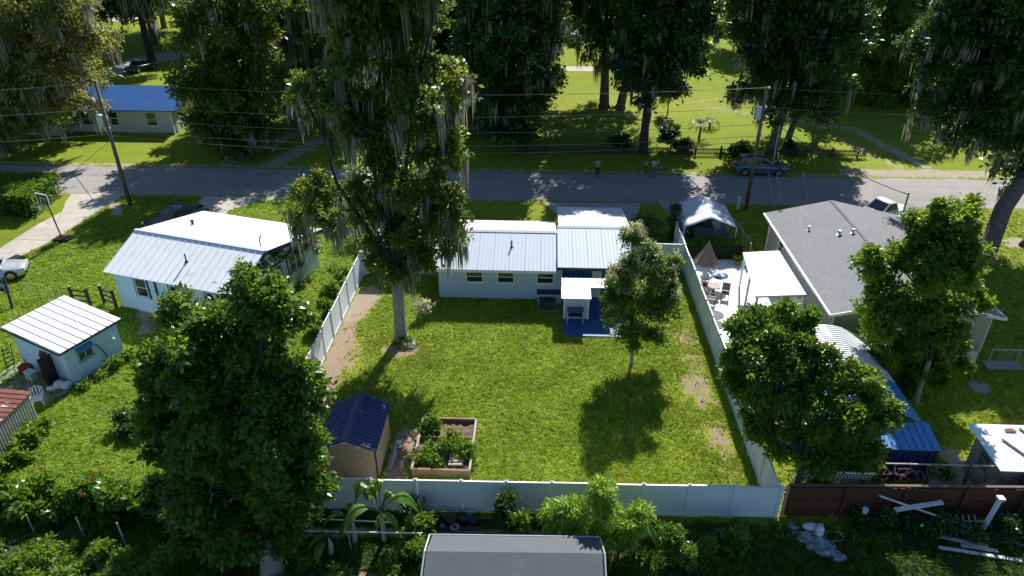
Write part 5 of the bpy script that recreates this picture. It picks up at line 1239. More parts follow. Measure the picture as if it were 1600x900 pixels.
pt3 = thing('meter_pole', 'slim pale service pole standing just behind the blue-grey hatchback', 'pole', (20.4, 60.9)); put('shaft', MB().tube([(20.6, 61.9, 0), (20.6, 61.9, 4.6)], [.06, .05]), 'galvanised', pt3)
sg = solo('marker_post', 'short white marker post beside the right utility pole', 'post', MB().lathe((15.9, 54.1, 0), [(.12, 0), (.12, 1.0), (.06, 1.08)], 8), 'plastic_white')
gw = thing('guy_wires', 'pair of yellow sleeved guy wires at the road edge by the grey roof', 'guy wires', (20, 53.6))
for px, py in ((1208, 312), (1222, 318), (1262, 310)):
    g = G(px, py); put('guy_wire', MB().tube([(*g, 0), (g[0]-.75, g[1]+.3, 2.3)], .03), 'tan_siding_trim', gw)
def wire(label, a, b, sag, r=.014, group=None, m='cable'):
    a, b = Vector(a), Vector(b); n = 18; p = [a.lerp(b, i/n)-Vector((0, 0, sag*4*(i/n)*(1-i/n))) for i in range(n+1)]
    mb = MB().tube([q-a for q in p], r, 4); o = obj('power_line', mb.mesh('power_line', m), None, a); tag(o, label, 'power line', group)
for i, (zl, zr_, s, lb) in enumerate(((9.9, 9.75, .7, 'uppermost'), (8.3, 8.35, .9, 'second from the top'), (7.3, 7.0, .9, 'third from the top'), (6.3, 6.1, 1.0, 'fourth from the top'), (5.9, 5.7, 1.2, 'lowest'))):
    wire('overhead line between the two utility poles, '+lb, (LP[0], LP[1], zl), (RP[0], RP[1], zr_), s, group='lines between the two utility poles')
for i, (zl, z2, lb) in enumerate(((9.9, 9.6, 'uppermost'), (8.0, 7.6, 'middle'), (6.0, 5.6, 'lowest'))):
    wire('line leaving the left pole toward the left edge, '+lb, (LP[0], LP[1], zl), (-80, 50.5, z2), .9, group='lines left of the left pole')
wire('upper line running from the right pole into the trees at right', (RP[0], RP[1], 9.75), (54, 60, 8.5), .6)
wire('lower line running from the right pole into the trees at right', (RP[0], RP[1], 8.3), (54, 60.5, 7.2), .8)
wire('thick pale service line drooping from the road pole to the tan house roof', (20.6, 61.9, 4.5), (25.2, 47.0, 4.3), .5, .035)
wire('service line from the right pole to the slim pole', (RP[0], RP[1], 6.0), (20.6, 61.9, 4.55), .3)
wire('guy wire slanting down from lines to the ground left of the left pole', (-33.5, 58.0, 6.0), (-42.5, 60.0, 0), .0, .02)
gm = thing('service_mast', 'dark service mast at the far right corner of the grey roof', 'mast', (24.6, 47.0)); put('shaft', MB().tube([(25.2, 47, 0), (25.2, 47, 4.4)], .05), 'dark_trim', gm)
solo('marker_board', 'brown board marker on the verge right of the white pickup', 'sign', MB().bar((28.6, 50.6, 0), (28.7, 50.6, .7), .06).slab([(28.5, 50.58, 1.5), (28.95, 50.58, 1.6), (28.95, 50.62, 1.6), (28.5, 50.62, 1.5)], .85), 'dark_wood')

# ---------------------------------------------------------------- beyond the road
pkf = thing('picket_fence', 'low dark picket fence along the far side of the road', 'fence', (15, 67.0))
for a, b in ((-2.0, 18.2), (20.5, 31.0)):
    mb = MB(); x = a
    while x < b: mb.box(x, x+.07, 66.98, 67.0, .06, .78+rr.uniform(-.03, .03)); x += .14
    put('pickets', mb, 'dark_wood', pkf)['kind'] = 'stuff'
    put('rail', MB().box(a, b, 67.003, 67.05, .22, .29).box(a, b, 67.003, 67.05, .60, .67), 'dark_wood', pkf)
    x = a
    while x <= b: put('post', MB().box(x-.07, x+.07, 66.93, 67.07, 0, 1.0), 'dark_wood', pkf); x += 2.4
wreath = MB().tube([(30.2+.3*math.cos(a), 66.9, .55+.25*math.sin(a)) for a in [k*.6283 for k in range(11)]], .06, 6); solo('wreath', 'small white ring hanging at the right end of the picket fence', 'wreath', wreath, 'plastic_white')

fb = thing('house', 'white house with blue roof beyond the road at left, half hidden by an oak', 'house', (-46, 75))
put('wall', MB().box(-49.8, -38.1, 71.9, 79, 0, 2.45).box(-57, -49.82, 70.5, 78, 0, 2.35), 'white_siding', fb)
for q in ([(-50.2, 71.3, 2.5), (-37.5, 71.3, 2.5), (-37.5, 75.5, 4.0), (-50.2, 75.5, 4.0)], [(-50.2, 75.52, 4.0), (-37.5, 75.52, 4.0), (-37.5, 79.7, 2.5), (-50.2, 79.7, 2.5)], [(-57.5, 70.0, 2.4), (-50.21, 70.0, 2.4), (-50.21, 74, 3.7), (-57.5, 74, 3.7)], [(-57.5, 74.02, 3.7), (-50.21, 74.02, 3.7), (-50.21, 78.4, 2.4), (-57.5, 78.4, 2.4)]):
    put('roof', MB().slab(q, .1), 'blue_roof', fb)
put('gable', MB().add([(-38.1, 71.9, 2.45), (-38.1, 79, 2.45), (-38.1, 75.5, 3.85)], [(0, 1, 2)]), 'white_siding', fb)
for x, w_ in ((-40.6, 1.0), (-47.5, 1.0), (-44.6, .8)): window(fb, (x, 71.9, 1.45), w_, 1.3, -math.pi/2)
for x in (-52.0, -53.6, -55.4): window(fb, (x, 70.5, 1.4), 1.3, 1.3, -math.pi/2, cols=1)
put('door', MB().box(-46.1, -45.2, 71.86, 71.898, 0, 2.05), 'grey_blue_wall', fb); put('porch_post', MB().box(-38.3, -38.16, 71.4, 71.54, 0, 2.4), 'white_paint', fb)
def far_house(label, x, y, w_, d, rz, wallm, roofm, h=2.7, rh=1.5):
    t = thing('house', label, 'house', (x, y, 0), None, rz); a, b = w_/2, d/2
    put('wall', MB().add([(-a, -b, 0), (a, -b, 0), (a, b, 0), (-a, b, 0), (-a, -b, h), (a, -b, h), (a, b, h), (-a, b, h), (-a, 0, h+rh-.1), (a, 0, h+rh-.1)], [(0, 1, 5, 4), (1, 2, 6, 9, 5), (2, 3, 7, 6), (3, 0, 4, 8, 7)]), wallm, t, True)
    for s in (-1, 1): put('roof', MB().slab([(-a-.4, s*(b+.4), h-.05), (a+.4, s*(b+.4), h-.05), (a+.4, s*.01, h+rh), (-a-.4, s*.01, h+rh)][::s], .1), roofm, t, True)
    for i in range(4):
        x_ = -a+w_*(i+.7)/4.4; f_ = put('window', MB().box(x_-.55, x_+.55, -b-.05, -b-.002, .9, 2.1), 'white_paint', t, True); put('pane', MB().box(x_-.45, x_+.45, -b-.06, -b-.051, 1.0, 2.0), 'glass', f_, True)
    return t
far_house('blue-grey house in deep shade behind the moss hung trees, top centre', -8.5, 118, 13, 7, .05, 'grey_blue_wall', 'pale_stucco')
far_house('pale house with light roof seen between far trunks, top right', 50, 130, 12, 7, .0, 'white_siding', 'pale_stucco')
far_house('small dark roofed house far behind the trees left of centre', -30, 128, 11, 7, .1, 'pale_stucco', 'shingle')
solo('garden_bench', 'small pale bench on the lawn behind the far picket fence', 'bench', MB().box(12.9, 14.0, 75.3, 75.7, .4, .48).box(12.9, 13.0, 75.3, 75.7, 0, .4).box(13.9, 14.0, 75.3, 75.7, 0, .4).box(12.9, 14.0, 75.7, 75.76, .48, .95), 'pale_stucco')
solo('garden_statue', 'small pink-grey garden figure beside the dark round bush behind the picket fence', 'statue', MB().lathe((12.55, 72.6, 0), [(.32, 0), (.3, .4), (.2, .7), (.28, 1.0), (.12, 1.35), (.16, 1.5), (.05, 1.7)], 10), 'shirt_pink')

# ---------------------------------------------------------------- trees
T0 = 'tree'
tree('tree', 'tall tree draped in grey moss with bare pale trunk standing in the green lawn', 'tree', (-7.85, 34.2),
     px_lobes(34.2, [(695, 130, 50, 1), (615, 75, 70, 2), (548, 145, 58, 0), (490, 150, 42, 0), (650, 175, 60, -1), (690, 235, 45, 0), (590, 220, 62, 0), (625, 285, 62, 0), (560, 310, 42, 0),
        (690, 320, 48, -.5), (700, 372, 34, 0), (640, 355, 55, 0), (588, 385, 38, 0), (628, 425, 34, 0), (665, 405, 30, 0), (500, 300, 36, 2), (475, 335, 30, 2.5), (525, 345, 30, 2), (610, -20, 90, 2), (670, -10, 52, 2), (540, 20, 60, 2), (600, -110, 80, 3)]),
     'oak_leaf', 14500, 5, .27, .55, .15, .12, .36, fork=4.6, bark='pale_bark', moss=720, moss_len=2.6, moss_w=.055, seed=21)
tree('tree', 'huge dense dark green tree in the left foreground before the pale blue house', 'tree', (-9.95, 18.1),
     px_lobes(19.0, [(400, 458, 38, 1.2), (425, 470, 36, 1), (335, 505, 40, 1.4), (300, 530, 44, 1.2), (365, 500, 50, 1.5), (285, 500, 40, 2.0), (440, 500, 42, 1), (330, 560, 75, 1), (262, 560, 36, 1.6), (255, 600, 40, 1), (430, 590, 70, .5), (465, 660, 48, 0), (340, 660, 85, 0), (265, 680, 42, .5),
        (430, 720, 72, 0), (290, 745, 50, 0), (370, 780, 78, -.3), (450, 790, 42, 0), (310, 820, 48, -.3), (395, 830, 50, -.3), (245, 640, 28, 1), (480, 600, 28, .5), (482, 700, 28, 0), (486, 755, 26, 0), (470, 805, 28, -.2), (425, 770, 44, -1.2), (420, 690, 50, -1.2), (400, 835, 40, -1.0), (445, 835, 24, -.5), (350, 850, 30, -.6)]),
     'broad_leaf', 23000, 5, .23, .48, .25, .09, .42, fork=1.9, bark='pale_bark', seed=22, per=26)
tree('crape_myrtle', 'round small tree with pale seed heads on the right of the lawn', 'tree', (5.15, 32.25),
     px_lobes(32.6, [(1000, 400, 34), (972, 435, 30), (1035, 425, 30), (1000, 470, 44), (1035, 480, 30), (965, 485, 28), (990, 525, 26, -.3), (1025, 520, 22, 0), (990, 372, 18, .3), (955, 455, 18), (1050, 455, 18)]),
     'myrtle_leaf', 5200, 5, .17, .5, .1, .08, .10, fork=1.2, bark='pale_bark', seed=23, blossom=190)
tree('tree', 'tall light green tree covering the front corner of the grey shingled house', 'tree', G(1430, 626),
     px_lobes(30.5, [(1485, 340, 42, 1), (1450, 350, 28, 1), (1405, 400, 38, 1), (1455, 420, 50), (1510, 395, 36), (1360, 410, 24, 0), (1390, 470, 46), (1450, 500, 58), (1500, 470, 36), (1395, 540, 40), (1440, 565, 42), (1370, 510, 34), (1480, 545, 34), (1415, 600, 20), (1510, 350, 20)]),
     'weed_leaf', 14500, 5, .23, .5, .15, .10, .17, fork=2.5, bark='pale_bark', seed=24)
tree('citrus_tree', 'glossy leafed tree by the fence corner, the farther of two touching crowns on the right', 'tree', (10.75, 22.0),
     px_lobes(25, [(1210, 500, 38, 1.5), (1250, 505, 30, 1.5), (1165, 505, 24, 1), (1165, 560, 38), (1215, 550, 44), (1265, 560, 34), (1185, 615, 42, -.6), (1150, 600, 24), (1235, 620, 44, -.5), (1190, 670, 30, -1)]),
     'citrus_leaf', 6800, 6, .19, .5, 0, .09, .15, fork=2.6, bark='dark_bark', seed=25)
tree('citrus_tree', 'glossy leafed tree hanging over the brown fence, nearer of the two touching right crowns', 'tree', (13.0, 22.7),
     px_lobes(23, [(1300, 590, 42, 1.5), (1355, 615, 38, 1), (1260, 640, 40, .5), (1320, 660, 50), (1375, 655, 28, .5), (1240, 695, 38), (1290, 710, 44), (1345, 715, 36), (1275, 735, 24), (1330, 740, 24)]),
     'weed_leaf', 8200, 6, .19, .5, 0, .09, .15, fork=1.6, bark='dark_bark', seed=26)
tree('feathery_tree', 'bright green feathery drooping sapling beside the grey shelter', 'tree', (3.15, 18.75),
     px_lobes(19.4, [(900, 792, 26), (945, 790, 28), (870, 800, 22), (985, 812, 24), (935, 828, 28), (970, 838, 22), (900, 822, 20), (940, 762, 9), (1000, 800, 12)]),
     'feather_leaf', 900, 13, .32, .2, .55, .05, .07, fork=1.3, bark='dark_bark', seed=27, trunks=[(0, 0, .2, .2, .06), (-.25, .1, -.1, .2, .05)])
# beyond the road
tree('oak_tree', 'pale sunlit oak thick with grey moss overhanging the blue roofed house at top left', 'tree', (-52.5, 65.5),
     px_lobes(66, [(30, 60, 55), (100, 50, 50), (60, 110, 60), (130, 110, 38), (20, 150, 50), (90, 160, 42), (45, 200, 34), (-30, 100, 70), (-20, 190, 50), (150, 165, 16), (100, 10, 50), (30, 0, 50), (155, 60, 28), (-60, 20, 70)], 7),
     'oak_leaf_pale', 18850, 5, .42, .40, .3, .22, .55, fork=5.5, moss=500, moss_len=2.6, moss_w=.10, seed=31)
tree('oak_tree', 'large dark oak beyond the road between the blue roofed house and the mossy lawn tree', 'tree', (-28.3, 65.5),
     px_lobes(66, [(330, 70, 52), (385, 60, 52), (310, 130, 38), (360, 140, 50), (410, 130, 38), (345, 195, 42), (395, 190, 38), (310, 190, 26), (325, 10, 50), (400, 0, 50), (425, 210, 20), (365, 225, 30)], 7),
     'oak_leaf', 15950, 5, .38, .55, .1, .20, .5, fork=4.5, moss=260, moss_len=2.0, moss_w=.08, seed=32)
tree('oak_tree', 'oak heavy with pale moss across the road, directly left of the mossy lawn tree', 'tree', (-19.5, 74),
     px_lobes(74, [(455, 60, 42), (505, 70, 40), (480, 120, 34), (540, 40, 48), (440, 10, 40), (500, 0, 50), (560, 110, 30), (580, 10, 50), (520, 155, 26), (455, 150, 20)], 7),
     'oak_leaf', 12325, 5, .38, .5, .2, .20, .5, fork=6, moss=1300, moss_len=4.0, moss_w=.08, seed=33)
tree('oak_tree', 'dark moss hung oak at the picket fence end, right of the mossy lawn tree', 'tree', (-1.9, 67.5),
     px_lobes(68, [(785, 60, 50), (840, 75, 42), (765, 125, 46), (825, 140, 44), (770, 185, 34), (815, 195, 32), (860, 120, 24), (740, 60, 44), (800, 0, 52), (850, 15, 40), (735, 165, 28), (790, -60, 60), (740, 10, 40), (870, -50, 55), (700, -50, 50)], 7),
     'dark_leaf', 16675, 5, .38, .55, .1, .20, .5, fork=4.0, bark='dark_bark', moss=480, moss_len=2.6, moss_w=.07, seed=34)
tree('oak_tree', 'twin trunked mossy oak on the sunny far lawn, top centre', 'tree', (7.2, 83.5),
     px_lobes(84, [(915, 25, 40), (960, 15, 44), (930, 70, 30), (975, 75, 30), (1005, 35, 36), (900, -10, 44), (960, -50, 60), (945, 100, 18), (900, -110, 60), (980, -120, 60), (850, -100, 50), (1030, -110, 50)], 7),
     'dark_leaf', 9425, 5, .40, .5, .1, .2, .55, fork=7.5, bark='bark', moss=700, moss_len=3.4, moss_w=.08, seed=35, trunks=[(0, 0, -.3, 0, .55), (1.8, -.3, 1.2, 0, .5)])
tree('oak_tree', 'dark oak standing between the two people and the far lawn, in the picket fence line', 'tree', (9.85, 67.6),
     px_lobes(68, [(1000, 60, 46), (1045, 50, 46), (990, 120, 32), (1040, 115, 36), (1085, 85, 34), (1010, 155, 20), (1065, 0, 50), (1000, 0, 48), (1100, 30, 36), (968, 95, 24), (1040, -60, 60), (1065, 140, 18), (970, -60, 55), (1100, -70, 50)], 7),
     'dark_leaf', 15225, 5, .38, .55, .1, .20, .45, fork=5.2, bark='dark_bark', moss=240, moss_len=2.2, moss_w=.07, seed=36)
tree('oak_tree', 'broad moss hung oak behind the blue-grey hatchback', 'tree', (22.2, 67.8),
     px_lobes(68.5, [(1170, 60, 36), (1225, 60, 50), (1195, 120, 42), (1160, 150, 22), (1280, 90, 48), (1250, 145, 38), (1300, 140, 34), (1205, 175, 24), (1320, 60, 44), (1180, 0, 46), (1250, 0, 56), (1320, 0, 50), (1250, -60, 60), (1290, 175, 20), (1180, -80, 50), (1320, -70, 60)], 7),
     'dark_leaf', 18125, 5, .38, .55, .1, .20, .55, fork=4.6, bark='bark', moss=600, moss_len=2.8, moss_w=.07, seed=37, trunks=[(0, 0, .5, 0, .5), (1.3, .6, 1.2, .4, .35)])
tree('oak_tree', 'yellow-green sunlit oak between the broad mossy oak and the right edge', 'tree', (45.5, 88.5),
     px_lobes(88, [(1380, 60, 42), (1345, 110, 34), (1405, 105, 38), (1370, 150, 26), (1420, 50, 40), (1350, 40, 34), (1390, 0, 46), (1425, 150, 24)], 7),
     'bright_leaf', 10875, 5, .40, .5, .1, .2, .45, fork=5.0, moss=350, moss_len=3.0, moss_w=.09, seed=38)
# big right hand oak with leaning trunk
oak = tree('oak_tree', 'enormous dark oak with long leaning trunk at the right edge', 'tree', (30.6, 45.9),
     px_lobes(50, [(1500, 60, 70, 3), (1560, 130, 70, 0), (1480, 150, 52, 2), (1600, 60, 90, 2), (1540, 215, 42), (1490, 215, 32, 1), (1600, 210, 52), (1450, 80, 44, 4), (1580, 260, 34), (1455, 180, 30, 2), (1520, 0, 80, 4), (1620, -20, 90, 3), (1560, -90, 90, 4)]),
     'dark_leaf', 15000, 5, .34, .55, .15, .18, .01, fork=9.5, bark='bark', moss=550, moss_len=2.2, moss_w=.06, seed=39)
p0, p1, p2 = (31.0, 45.8, 0), A(1568, 325, 47), A(1612, 262, 49)
put('leaning_trunk', MB().tube([(p0[0]-.2, p0[1], -.2), (p0[0], p0[1], .4), p1, p2, A(1640, 180, 51)], [.85, .62, .55, .5, .35], 12), 'bark', oak, smooth=True)
tree('oak_tree', 'second thick oak trunk rising at the extreme right edge behind the leaning one', 'tree', (35.5, 48.0),
     px_lobes(50, [(1650, 100, 80), (1680, 200, 60), (1640, 20, 80)]), 'dark_leaf', 5000, 5, .34, .55, .15, .18, .6, fork=8, bark='dark_bark', seed=40)
# small trees and plants beyond the road
tree('small_tree', 'slender sunlit sapling on the far lawn right of the twin trunked oak', 'tree', G(1043, 178), px_lobes(G(1043, 178)[1], [(1043, 140, 12), (1038, 152, 9), (1048, 125, 7)]), 'bright_leaf', 500, 4, .3, .5, .1, .15, .08, seed=41)
for i, (lb, px, py, rpx) in enumerate((('dark round bush on the far lawn behind the pink-grey garden figure', 1042, 205, 15), ('low dark bush left of the oak in the picket fence line', 965, 222, 16), ('dark bush right of the round bush by the picket fence', 1066, 228, 12), ('low dark bush beside the hatchback', 1150, 235, 14), ('low bush right of the hatchback in the fence line', 1232, 232, 12))):
    g = G(px, py+rpx*.7); m_ = mpp((*g, 1)); bush('round_bush', lb, 'bush', [(g[0], g[1], rpx*m_*.8, rpx*m_), (g[0]+.5, g[1], rpx*m_*.6, rpx*m_*.7)], 'dark_leaf', 700, 4, .26, .55, seed=50+i)
def palm(name, label, base, h, nf, fl, seed, m='citrus_leaf'):
    rp = random.Random(seed); t = thing(name, label, 'palm', (*base, 0)); x, y = base
    put('trunk', MB().tube([(x, y, 0), (x+.05, y, h*.5), (x, y, h)], [.14, .11, .09], 7), 'bark', t)
    for i in range(nf):
        a = i*2.4; el = rp.uniform(.1, 1.2); V_ = []; n = 9; mb = MB(); pr = None
        d = Vector((math.cos(a), math.sin(a), 0)); s = Vector((-math.sin(a), math.cos(a), 0))
        pts = [Vector((x, y, h))+d*fl*math.cos(el*.6)*u+Vector((0, 0, fl*(math.sin(el)*u-.75*u*u))) for u in [k/n for k in range(n+1)]]
        for k in range(1, n+1):
            L_ = fl*.32*math.sin(math.pi*min(.95, k/n*.9+.08))
            for sg_ in (-1, 1):
                tip = pts[k]+s*sg_*L_+d*L_*.5-Vector((0, 0, L_*.25)); b = pts[k]; wd = (pts[k]-pts[k-1])*.5
                mb.add([b, b+wd, tip], [(0, 1, 2)])
        mb.tube(pts, .015, 3); f_ = put('frond', mb, m, t)
    return t
for i, (lb, px, py, h, fl) in enumerate((('small palm on the far lawn left of the road pole', 1092, 216, 1.6, 1.5), ('dark fan plant on the far lawn near the round bush', 1108, 200, .8, 1.2), ('low palm in the shade in front of the main house beside the tent', 1022, 378, .5, 1.7), ('wide low palm right of the low palm by the tent', 1010, 352, .5, 1.5))):
    palm('palm', lb, G(px, py), h, 14, fl, i, 'hedge_leaf')
bush('cypress', 'narrow dark cypress against the left side of the white tent', 'shrub', [(9.65, 47.6, z, r) for z, r in ((.4, .35), (1.0, .35), (1.6, .3), (2.2, .22), (2.7, .12))], 'dark_leaf', 900, 4, .14, .5, seed=60)
palm('spiky_plant', 'low spiky plants around the foot of the mossy lawn tree', (-7.5, 33.6), .25, 16, .8, 9, 'hedge_leaf')
bush('yucca_plant', 'pale leaved shrub close to the left of the mossy tree trunk, by the shaded wall', 'shrub', [(-6.9, 36.8, .8, .35), (-6.8, 36.4, .5, .3)], 'blossom', 120, 4, .18, .5, seed=61)
# fence side and lower plants
for i, (lb, ls, lf, n_, ss) in enumerate((
        ('leafy shrub outside the left white fence halfway down', [(-12.9, 38.6, .6, .6), (-12.8, 36.6, .5, .5), (-12.7, 34.6, .4, .45), (-13.2, 40.5, .8, .7)], 'weed_leaf', 1300, .2),
        ('round dark weed clump in the left yard beside the big tree', [(-19.6, 25.8, .35, .6), (-19.0, 25.5, .3, .5)], 'dark_leaf', 700, .18),
        ('leafy weeds along the wall of the rusty roofed shed', [(-23.8, 25.4, .35, .4), (-23.7, 24.5, .35, .45), (-23.3, 23.6, .3, .45), (-23.8, 22.7, .5, .6), (-24.7, 22.4, .5, .7)], 'weed_leaf', 1500, .2),
        ('weeds along the foot of the blue shed side wall', [(-23.1, 29.8, .15, .25), (-22.85, 30.8, .2, .3), (-22.6, 31.7, .2, .25), (-23.5, 28.9, .12, .2)], 'weed_leaf', 450, .16),
        ('low shrub in the deep grass below the pale blue house', [(-17.6, 33.9, .3, .5), (-18.6, 34.0, .25, .45)], 'dark_leaf', 450, .16),
        ('tall weed clump by the back corner of the arched carport', [(18.0, 25.6, .5, .5), (17.9, 24.7, .4, .45), (18.2, 26.6, .4, .4)], 'weed_leaf', 800, .16),
        ('weeds swallowing the white boards by the brown fence', [(16.2, 21.0, .4, .5), (17.4, 21.1, .45, .5), (15.2, 21.1, .4, .5), (18.9, 20.9, .5, .5), (14.2, 21.2, .5, .5), (13.4, 21.2, .4, .4), (20.2, 21.2, .5, .6)], 'dark_leaf', 2200, .16),
        ('bushy shrub with small pale flowers at the foot of the shadowed bottom strip', [(5.5, 19.3, .9, .5), (5.3, 19.4, 1.3, .35), (5.6, 19.2, .5, .5)], 'citrus_leaf', 700, .15),
        ('small pale green shrub right of the flowering shrub', [(6.7, 19.4, .35, .28), (6.8, 19.5, .6, .2)], 'weed_leaf', 260, .13),
        ('broad leafed seedling in the shaded grass left of the broken slabs', [(7.9, 20.1, .25, .35)], 'citrus_leaf', 60, .38),
        ('tangled green shrub between the banana plants and the grey shelter', [(-4.6, 19.9, .7, .5), (-4.9, 19.3, .5, .5), (-4.2, 19.0, .5, .45), (-4.4, 20.4, .7, .4)], 'weed_leaf', 1000, .17),
        ('dark spindly shrub against the white fence right of the pots', [(-1.4, 20.8, .8, .35), (-1.1, 20.7, 1.4, .3), (-1.3, 20.6, .4, .4)], 'dark_leaf', 330, .17),
        ('rosette leaved plant beside the dark spindly shrub', [(-.5, 20.4, .8, .25), (-.45, 20.4, .4, .2)], 'bright_leaf', 150, .2),
        ('small flowering plant in front of the white fence above the shelter corner', [(.9, 20.5, .7, .22), (.9, 20.5, .3, .2)], 'citrus_leaf', 140, .15),
        ('low weeds in the soil below the banana plants', [(-8.6, 18.6, .15, .4), (-7.4, 18.0, .12, .35), (-5.6, 18.3, .15, .4), (-9.4, 17.4, .15, .4)], 'weed_leaf', 500, .14),
        ('lush weeds filling the bottom left corner below the metal posts', [(-20.5, 18.3, .35, .8), (-19.0, 17.8, .3, .8), (-17.6, 17.5, .3, .7), (-15.4, 17.4, .35, .8), (-14.0, 17.8, .35, .8), (-22, 18.6, .4, .9), (-18.5, 16.8, .3, .7), (-12.8, 17.0, .3, .7), (-16.8, 18.5, .25, .5)], 'weed_leaf', 4200, .17))):
    bush('shrub' if n_ > 300 else 'plant', lb, 'shrub' if n_ > 300 else 'plant', ls, lf, n_, 4, ss, .5, 0, seed=70+i)
fh = bush('flowering_hedge', 'overgrown hedge with orange flowers along the lower left', 'hedge', [(-22.8+i*.85, 20.7+.25*math.sin(i*1.7), .75+.12*math.sin(i*2.3), .8) for i in range(12)], 'citrus_leaf', 5200, 4, .27, .5, .1, seed=90)
for i, (px, py) in enumerate(((45, 787), (57, 792), (65, 774), (131, 770), (146, 746), (179, 799), (220, 779))):
    p = A(px, py, 20.6); c = wloc(fh); fp = MB()
    for k in range(5): a = k*1.257; fp.add([(p[0], p[1]-.1, p[2]), (p[0]+.16*math.cos(a-.4), p[1]-.14, p[2]+.12*math.sin(a-.4)+.02), (p[0]+.2*math.cos(a), p[1]-.1, p[2]+.16*math.sin(a)+.04), (p[0]+.16*math.cos(a+.4), p[1]-.14, p[2]+.12*math.sin(a+.4)+.02)], [(0, 1, 2, 3)])
    fp.ball((p[0], p[1]-.13, p[2]), .06, 6, 4); put('flower', fp, 'orange_petal', fh)
# banana plants
def banana(label, base, h, leaves, seed):
    rb_ = random.Random(seed); t = thing('banana_plant', label, 'banana plant', (*base, 0)); x, y = base
    put('stem', MB().tube([(x, y, 0), (x+.03, y, h*.6), (x, y, h)], [.11, .09, .05], 8), 'tan_siding_trim', t)
    for (az, L_, rise) in leaves:
        L_ *= rb_.uniform(.75, 1.25); cv = rb_.uniform(-.25, .25); rise *= rb_.uniform(.8, 1.3)
        a = math.radians(az+rb_.uniform(-14, 14)); d = Vector((math.cos(a), math.sin(a), 0)); s = Vector((-math.sin(a), math.cos(a), 0)); n = 12
        pts = [Vector((x, y, h-.1))+d*L_*.85*(u*(1-.25*u))+s*L_*cv*u*u+Vector((0, 0, L_*((rise+.5)*u-(rise+1.0)*u*u*.9))) for u in [k/n for k in range(n+1)]]
        V_ = []; me = bpy.data.meshes.new('leaf'); vs, fs = [], []
        for k in range(n):
            u = (k+.5)/n
            w0 = L_*.14*math.sin(math.pi*min(1, max(0, (k/n-.2)/.8)))**.7 if k/n > .2 else .012
            w1 = L_*.14*math.sin(math.pi*min(1, max(0, ((k+1)/n-.2)/.8)))**.7 if (k+1)/n > .2 and k < n-1 else .01
            for sg_ in (-1, 1):
                j = rb_.uniform(-.02, .02)
                o = len(vs); dz = Vector((0, 0, -.25)); vs += [pts[k], pts[k+1], pts[k+1]+s*sg_*w1+dz*w1*1.2, pts[k]+s*sg_*w0+dz*w0*1.2+Vector((0, 0, j))]; fs.append((o, o+1, o+2, o+3))
        me.from_pydata([tuple(v-Vector((x, y, 0))) for v in vs], [], fs); me.materials.append(MATS['banana_leaf'])
        at = me.attributes.new('v', 'FLOAT', 'POINT'); at.data.foreach_set('value', [rb_.uniform(.2, .9)]*len(vs))
        lf = obj('leaf', me, t); put('midrib', MB().tube([p+Vector((0, 0, .015)) for p in pts], [.022]*8+[.014]*5, 5), 'feather_leaf' if False else 'citrus_leaf', lf)
    return t
banana('large banana plant in front of the white fence left of the blue barrel', (-5.95, 19.7), 1.7, [(105, 2.2, 1.9), (140, 1.9, 1.5), (62, 1.4, 1.6), (38, 1.7, 1.2), (5, 2.0, .8), (196, 2.1, .7), (318, 1.3, .4), (262, 1.1, .3)], 1)
banana('smaller banana plant left of the large one under the fence', (-7.1, 19.6), 1.2, [(78, 2.1, 2.1), (118, 1.6, 2.0), (175, 1.9, .8), (225, 1.3, .4)], 2)
banana('lowest banana plant drooping over the pipe rail at the far left', (-7.9, 19.0), .9, [(150, 1.1, .7), (190, 1.2, .3), (250, 1.1, .3), (60, .9, .9)], 3)
banana('banana plant half hidden behind the feathery sapling', (4.0, 19.8), 1.5, [(20, 1.6, .8), (350, 1.4, .5), (320, 1.5, .3), (70, 1.2, 1.2), (40, 1.4, .6)], 4)

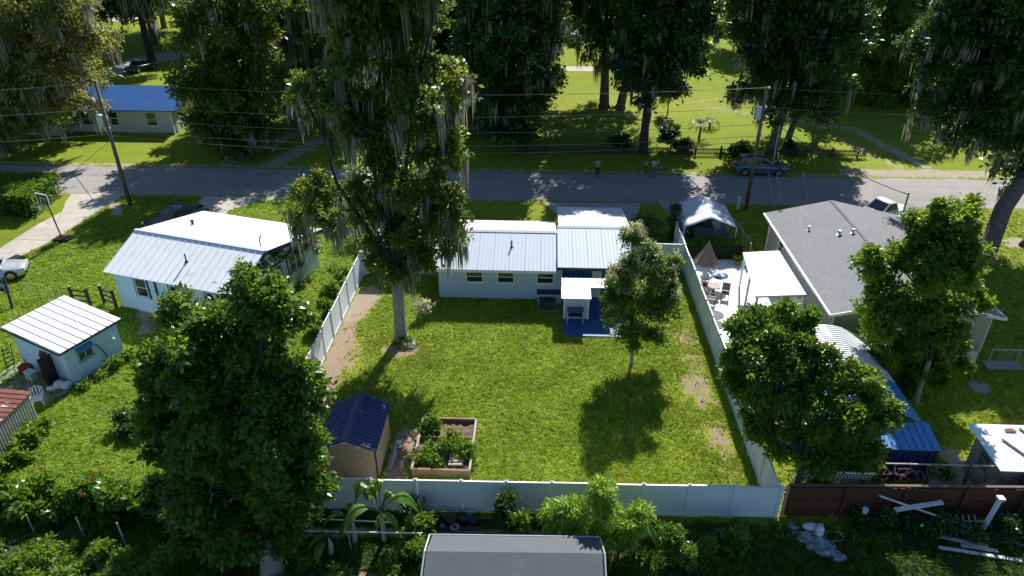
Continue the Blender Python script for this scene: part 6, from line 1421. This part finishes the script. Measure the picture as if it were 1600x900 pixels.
# far woodland: individual crowns, shared meshes
srcs = []
for k, (lf, bk_) in enumerate((('oak_leaf', 'bark'), ('dark_leaf', 'dark_bark'), ('oak_leaf_pale', 'bark'))):
    rg = random.Random(100+k)
    lob = [(rg.uniform(-5, 5), rg.uniform(-4, 4), rg.uniform(7, 13), rg.uniform(2.4, 4.2)) for _ in range(9)]+[(0, 0, 14, 3.5), (rg.uniform(-6, 6), 0, 6, 2.4)]
    srcs.append((lob, lf, bk_))
FAR = [(-72, 84, 0), (-78, 96, 2), (-86, 108, 1), (-66, 90, 1), (-50, 120, 0), (-68, 132, 0), (-57.4, 105.5, 1), (-63, 118, 0), (-36, 96, 0), (-33, 110, 1), (-44, 135, 0), (-22, 94, 1), (-25, 106, 0), (-14, 90, 1), (-10, 100, 0), (-3, 92, 1),
       (-16, 112, 0), (-30, 142, 1), (-12, 130, 1), (-1.5, 128, 0), (24, 132, 1), (34, 118, 0), (38, 92, 1), (44, 104, 0), (52, 96, 1), (60, 88, 1), (56, 74, 1), (62, 108, 0), (47, 120, 0), (70, 120, 1), (8, 145, 0), (20, 150, 1), (35, 145, 0), (52, 150, 1), (-55, 150, 0), (-75, 165, 1), (-90, 185, 0), (-120, 165, 1), (-125, 140, 0), (-108, 120, 1), (-20, 160, 1), (0, 165, 0), (-40, 170, 0), (-62, 180, 1), (-15, 185, 0), (22, 180, 1), (45, 180, 0), (72, 165, 1), (90, 150, 0), (85, 125, 1), (-100, 90, 0), (-90, 74, 1), (-78, 66, 0), (68, 62, 0), (66, 52, 1), (80, 80, 0), (100, 180, 0), (120, 170, 1), (60, 200, 0), (10, 205, 0), (-40, 205, 1), (-90, 215, 0), (-130, 200, 1), (-70, 210, 0), (35, 210, 1), (85, 205, 0)]
proto = {}
rf_ = random.Random(17)
LAB = {0: 'oak of the wood beyond the far lawn, mid green crown', 1: 'dark oak of the wood beyond the far lawn', 2: 'pale leaved oak of the wood at the far left'}
for x, y, k in FAR:
    if k not in proto:
        lob, lf, bk_ = srcs[k]
        o = tree('woodland_tree', LAB[k], 'tree', (x, y), [(a+x, b+y, c, r) for a, b, c, r in lob], lf, 9000, 4, .50, .55, .1, .26, .5, fork=5, bark=bk_, moss=200, moss_len=2.4, moss_w=.12, seed=110+k, group='trees of the far wood')
        proto[k] = o
    else:
        o = copy_tree(proto[k]); o.location = (x, y, 0)
    b_ = math.degrees(math.atan2(x, y)); d_ = math.hypot(x, y)
    side = 'beyond the left edge' if b_ < -38 else 'behind the blue roofed house' if b_ < -26 else 'behind the two left oaks' if b_ < -12 else 'behind the dark oak right of the lawn tree' if b_ < 0 else 'beyond the open far lawn' if b_ < 16 else 'behind the broad mossy oak' if b_ < 30 else 'behind the right edge oak'
    dep = 'front' if d_ < 100 else 'middle' if d_ < 140 else 'back'
    o['label'] = ('mid green', 'dark', 'pale leaved')[k]+' oak, '+dep+' of far wood, '+side
    o.rotation_euler.z = rf_.uniform(0, 6.28); s = rf_.uniform(.85, 1.25); o.scale = (s, s, s*rf_.uniform(.9, 1.15))
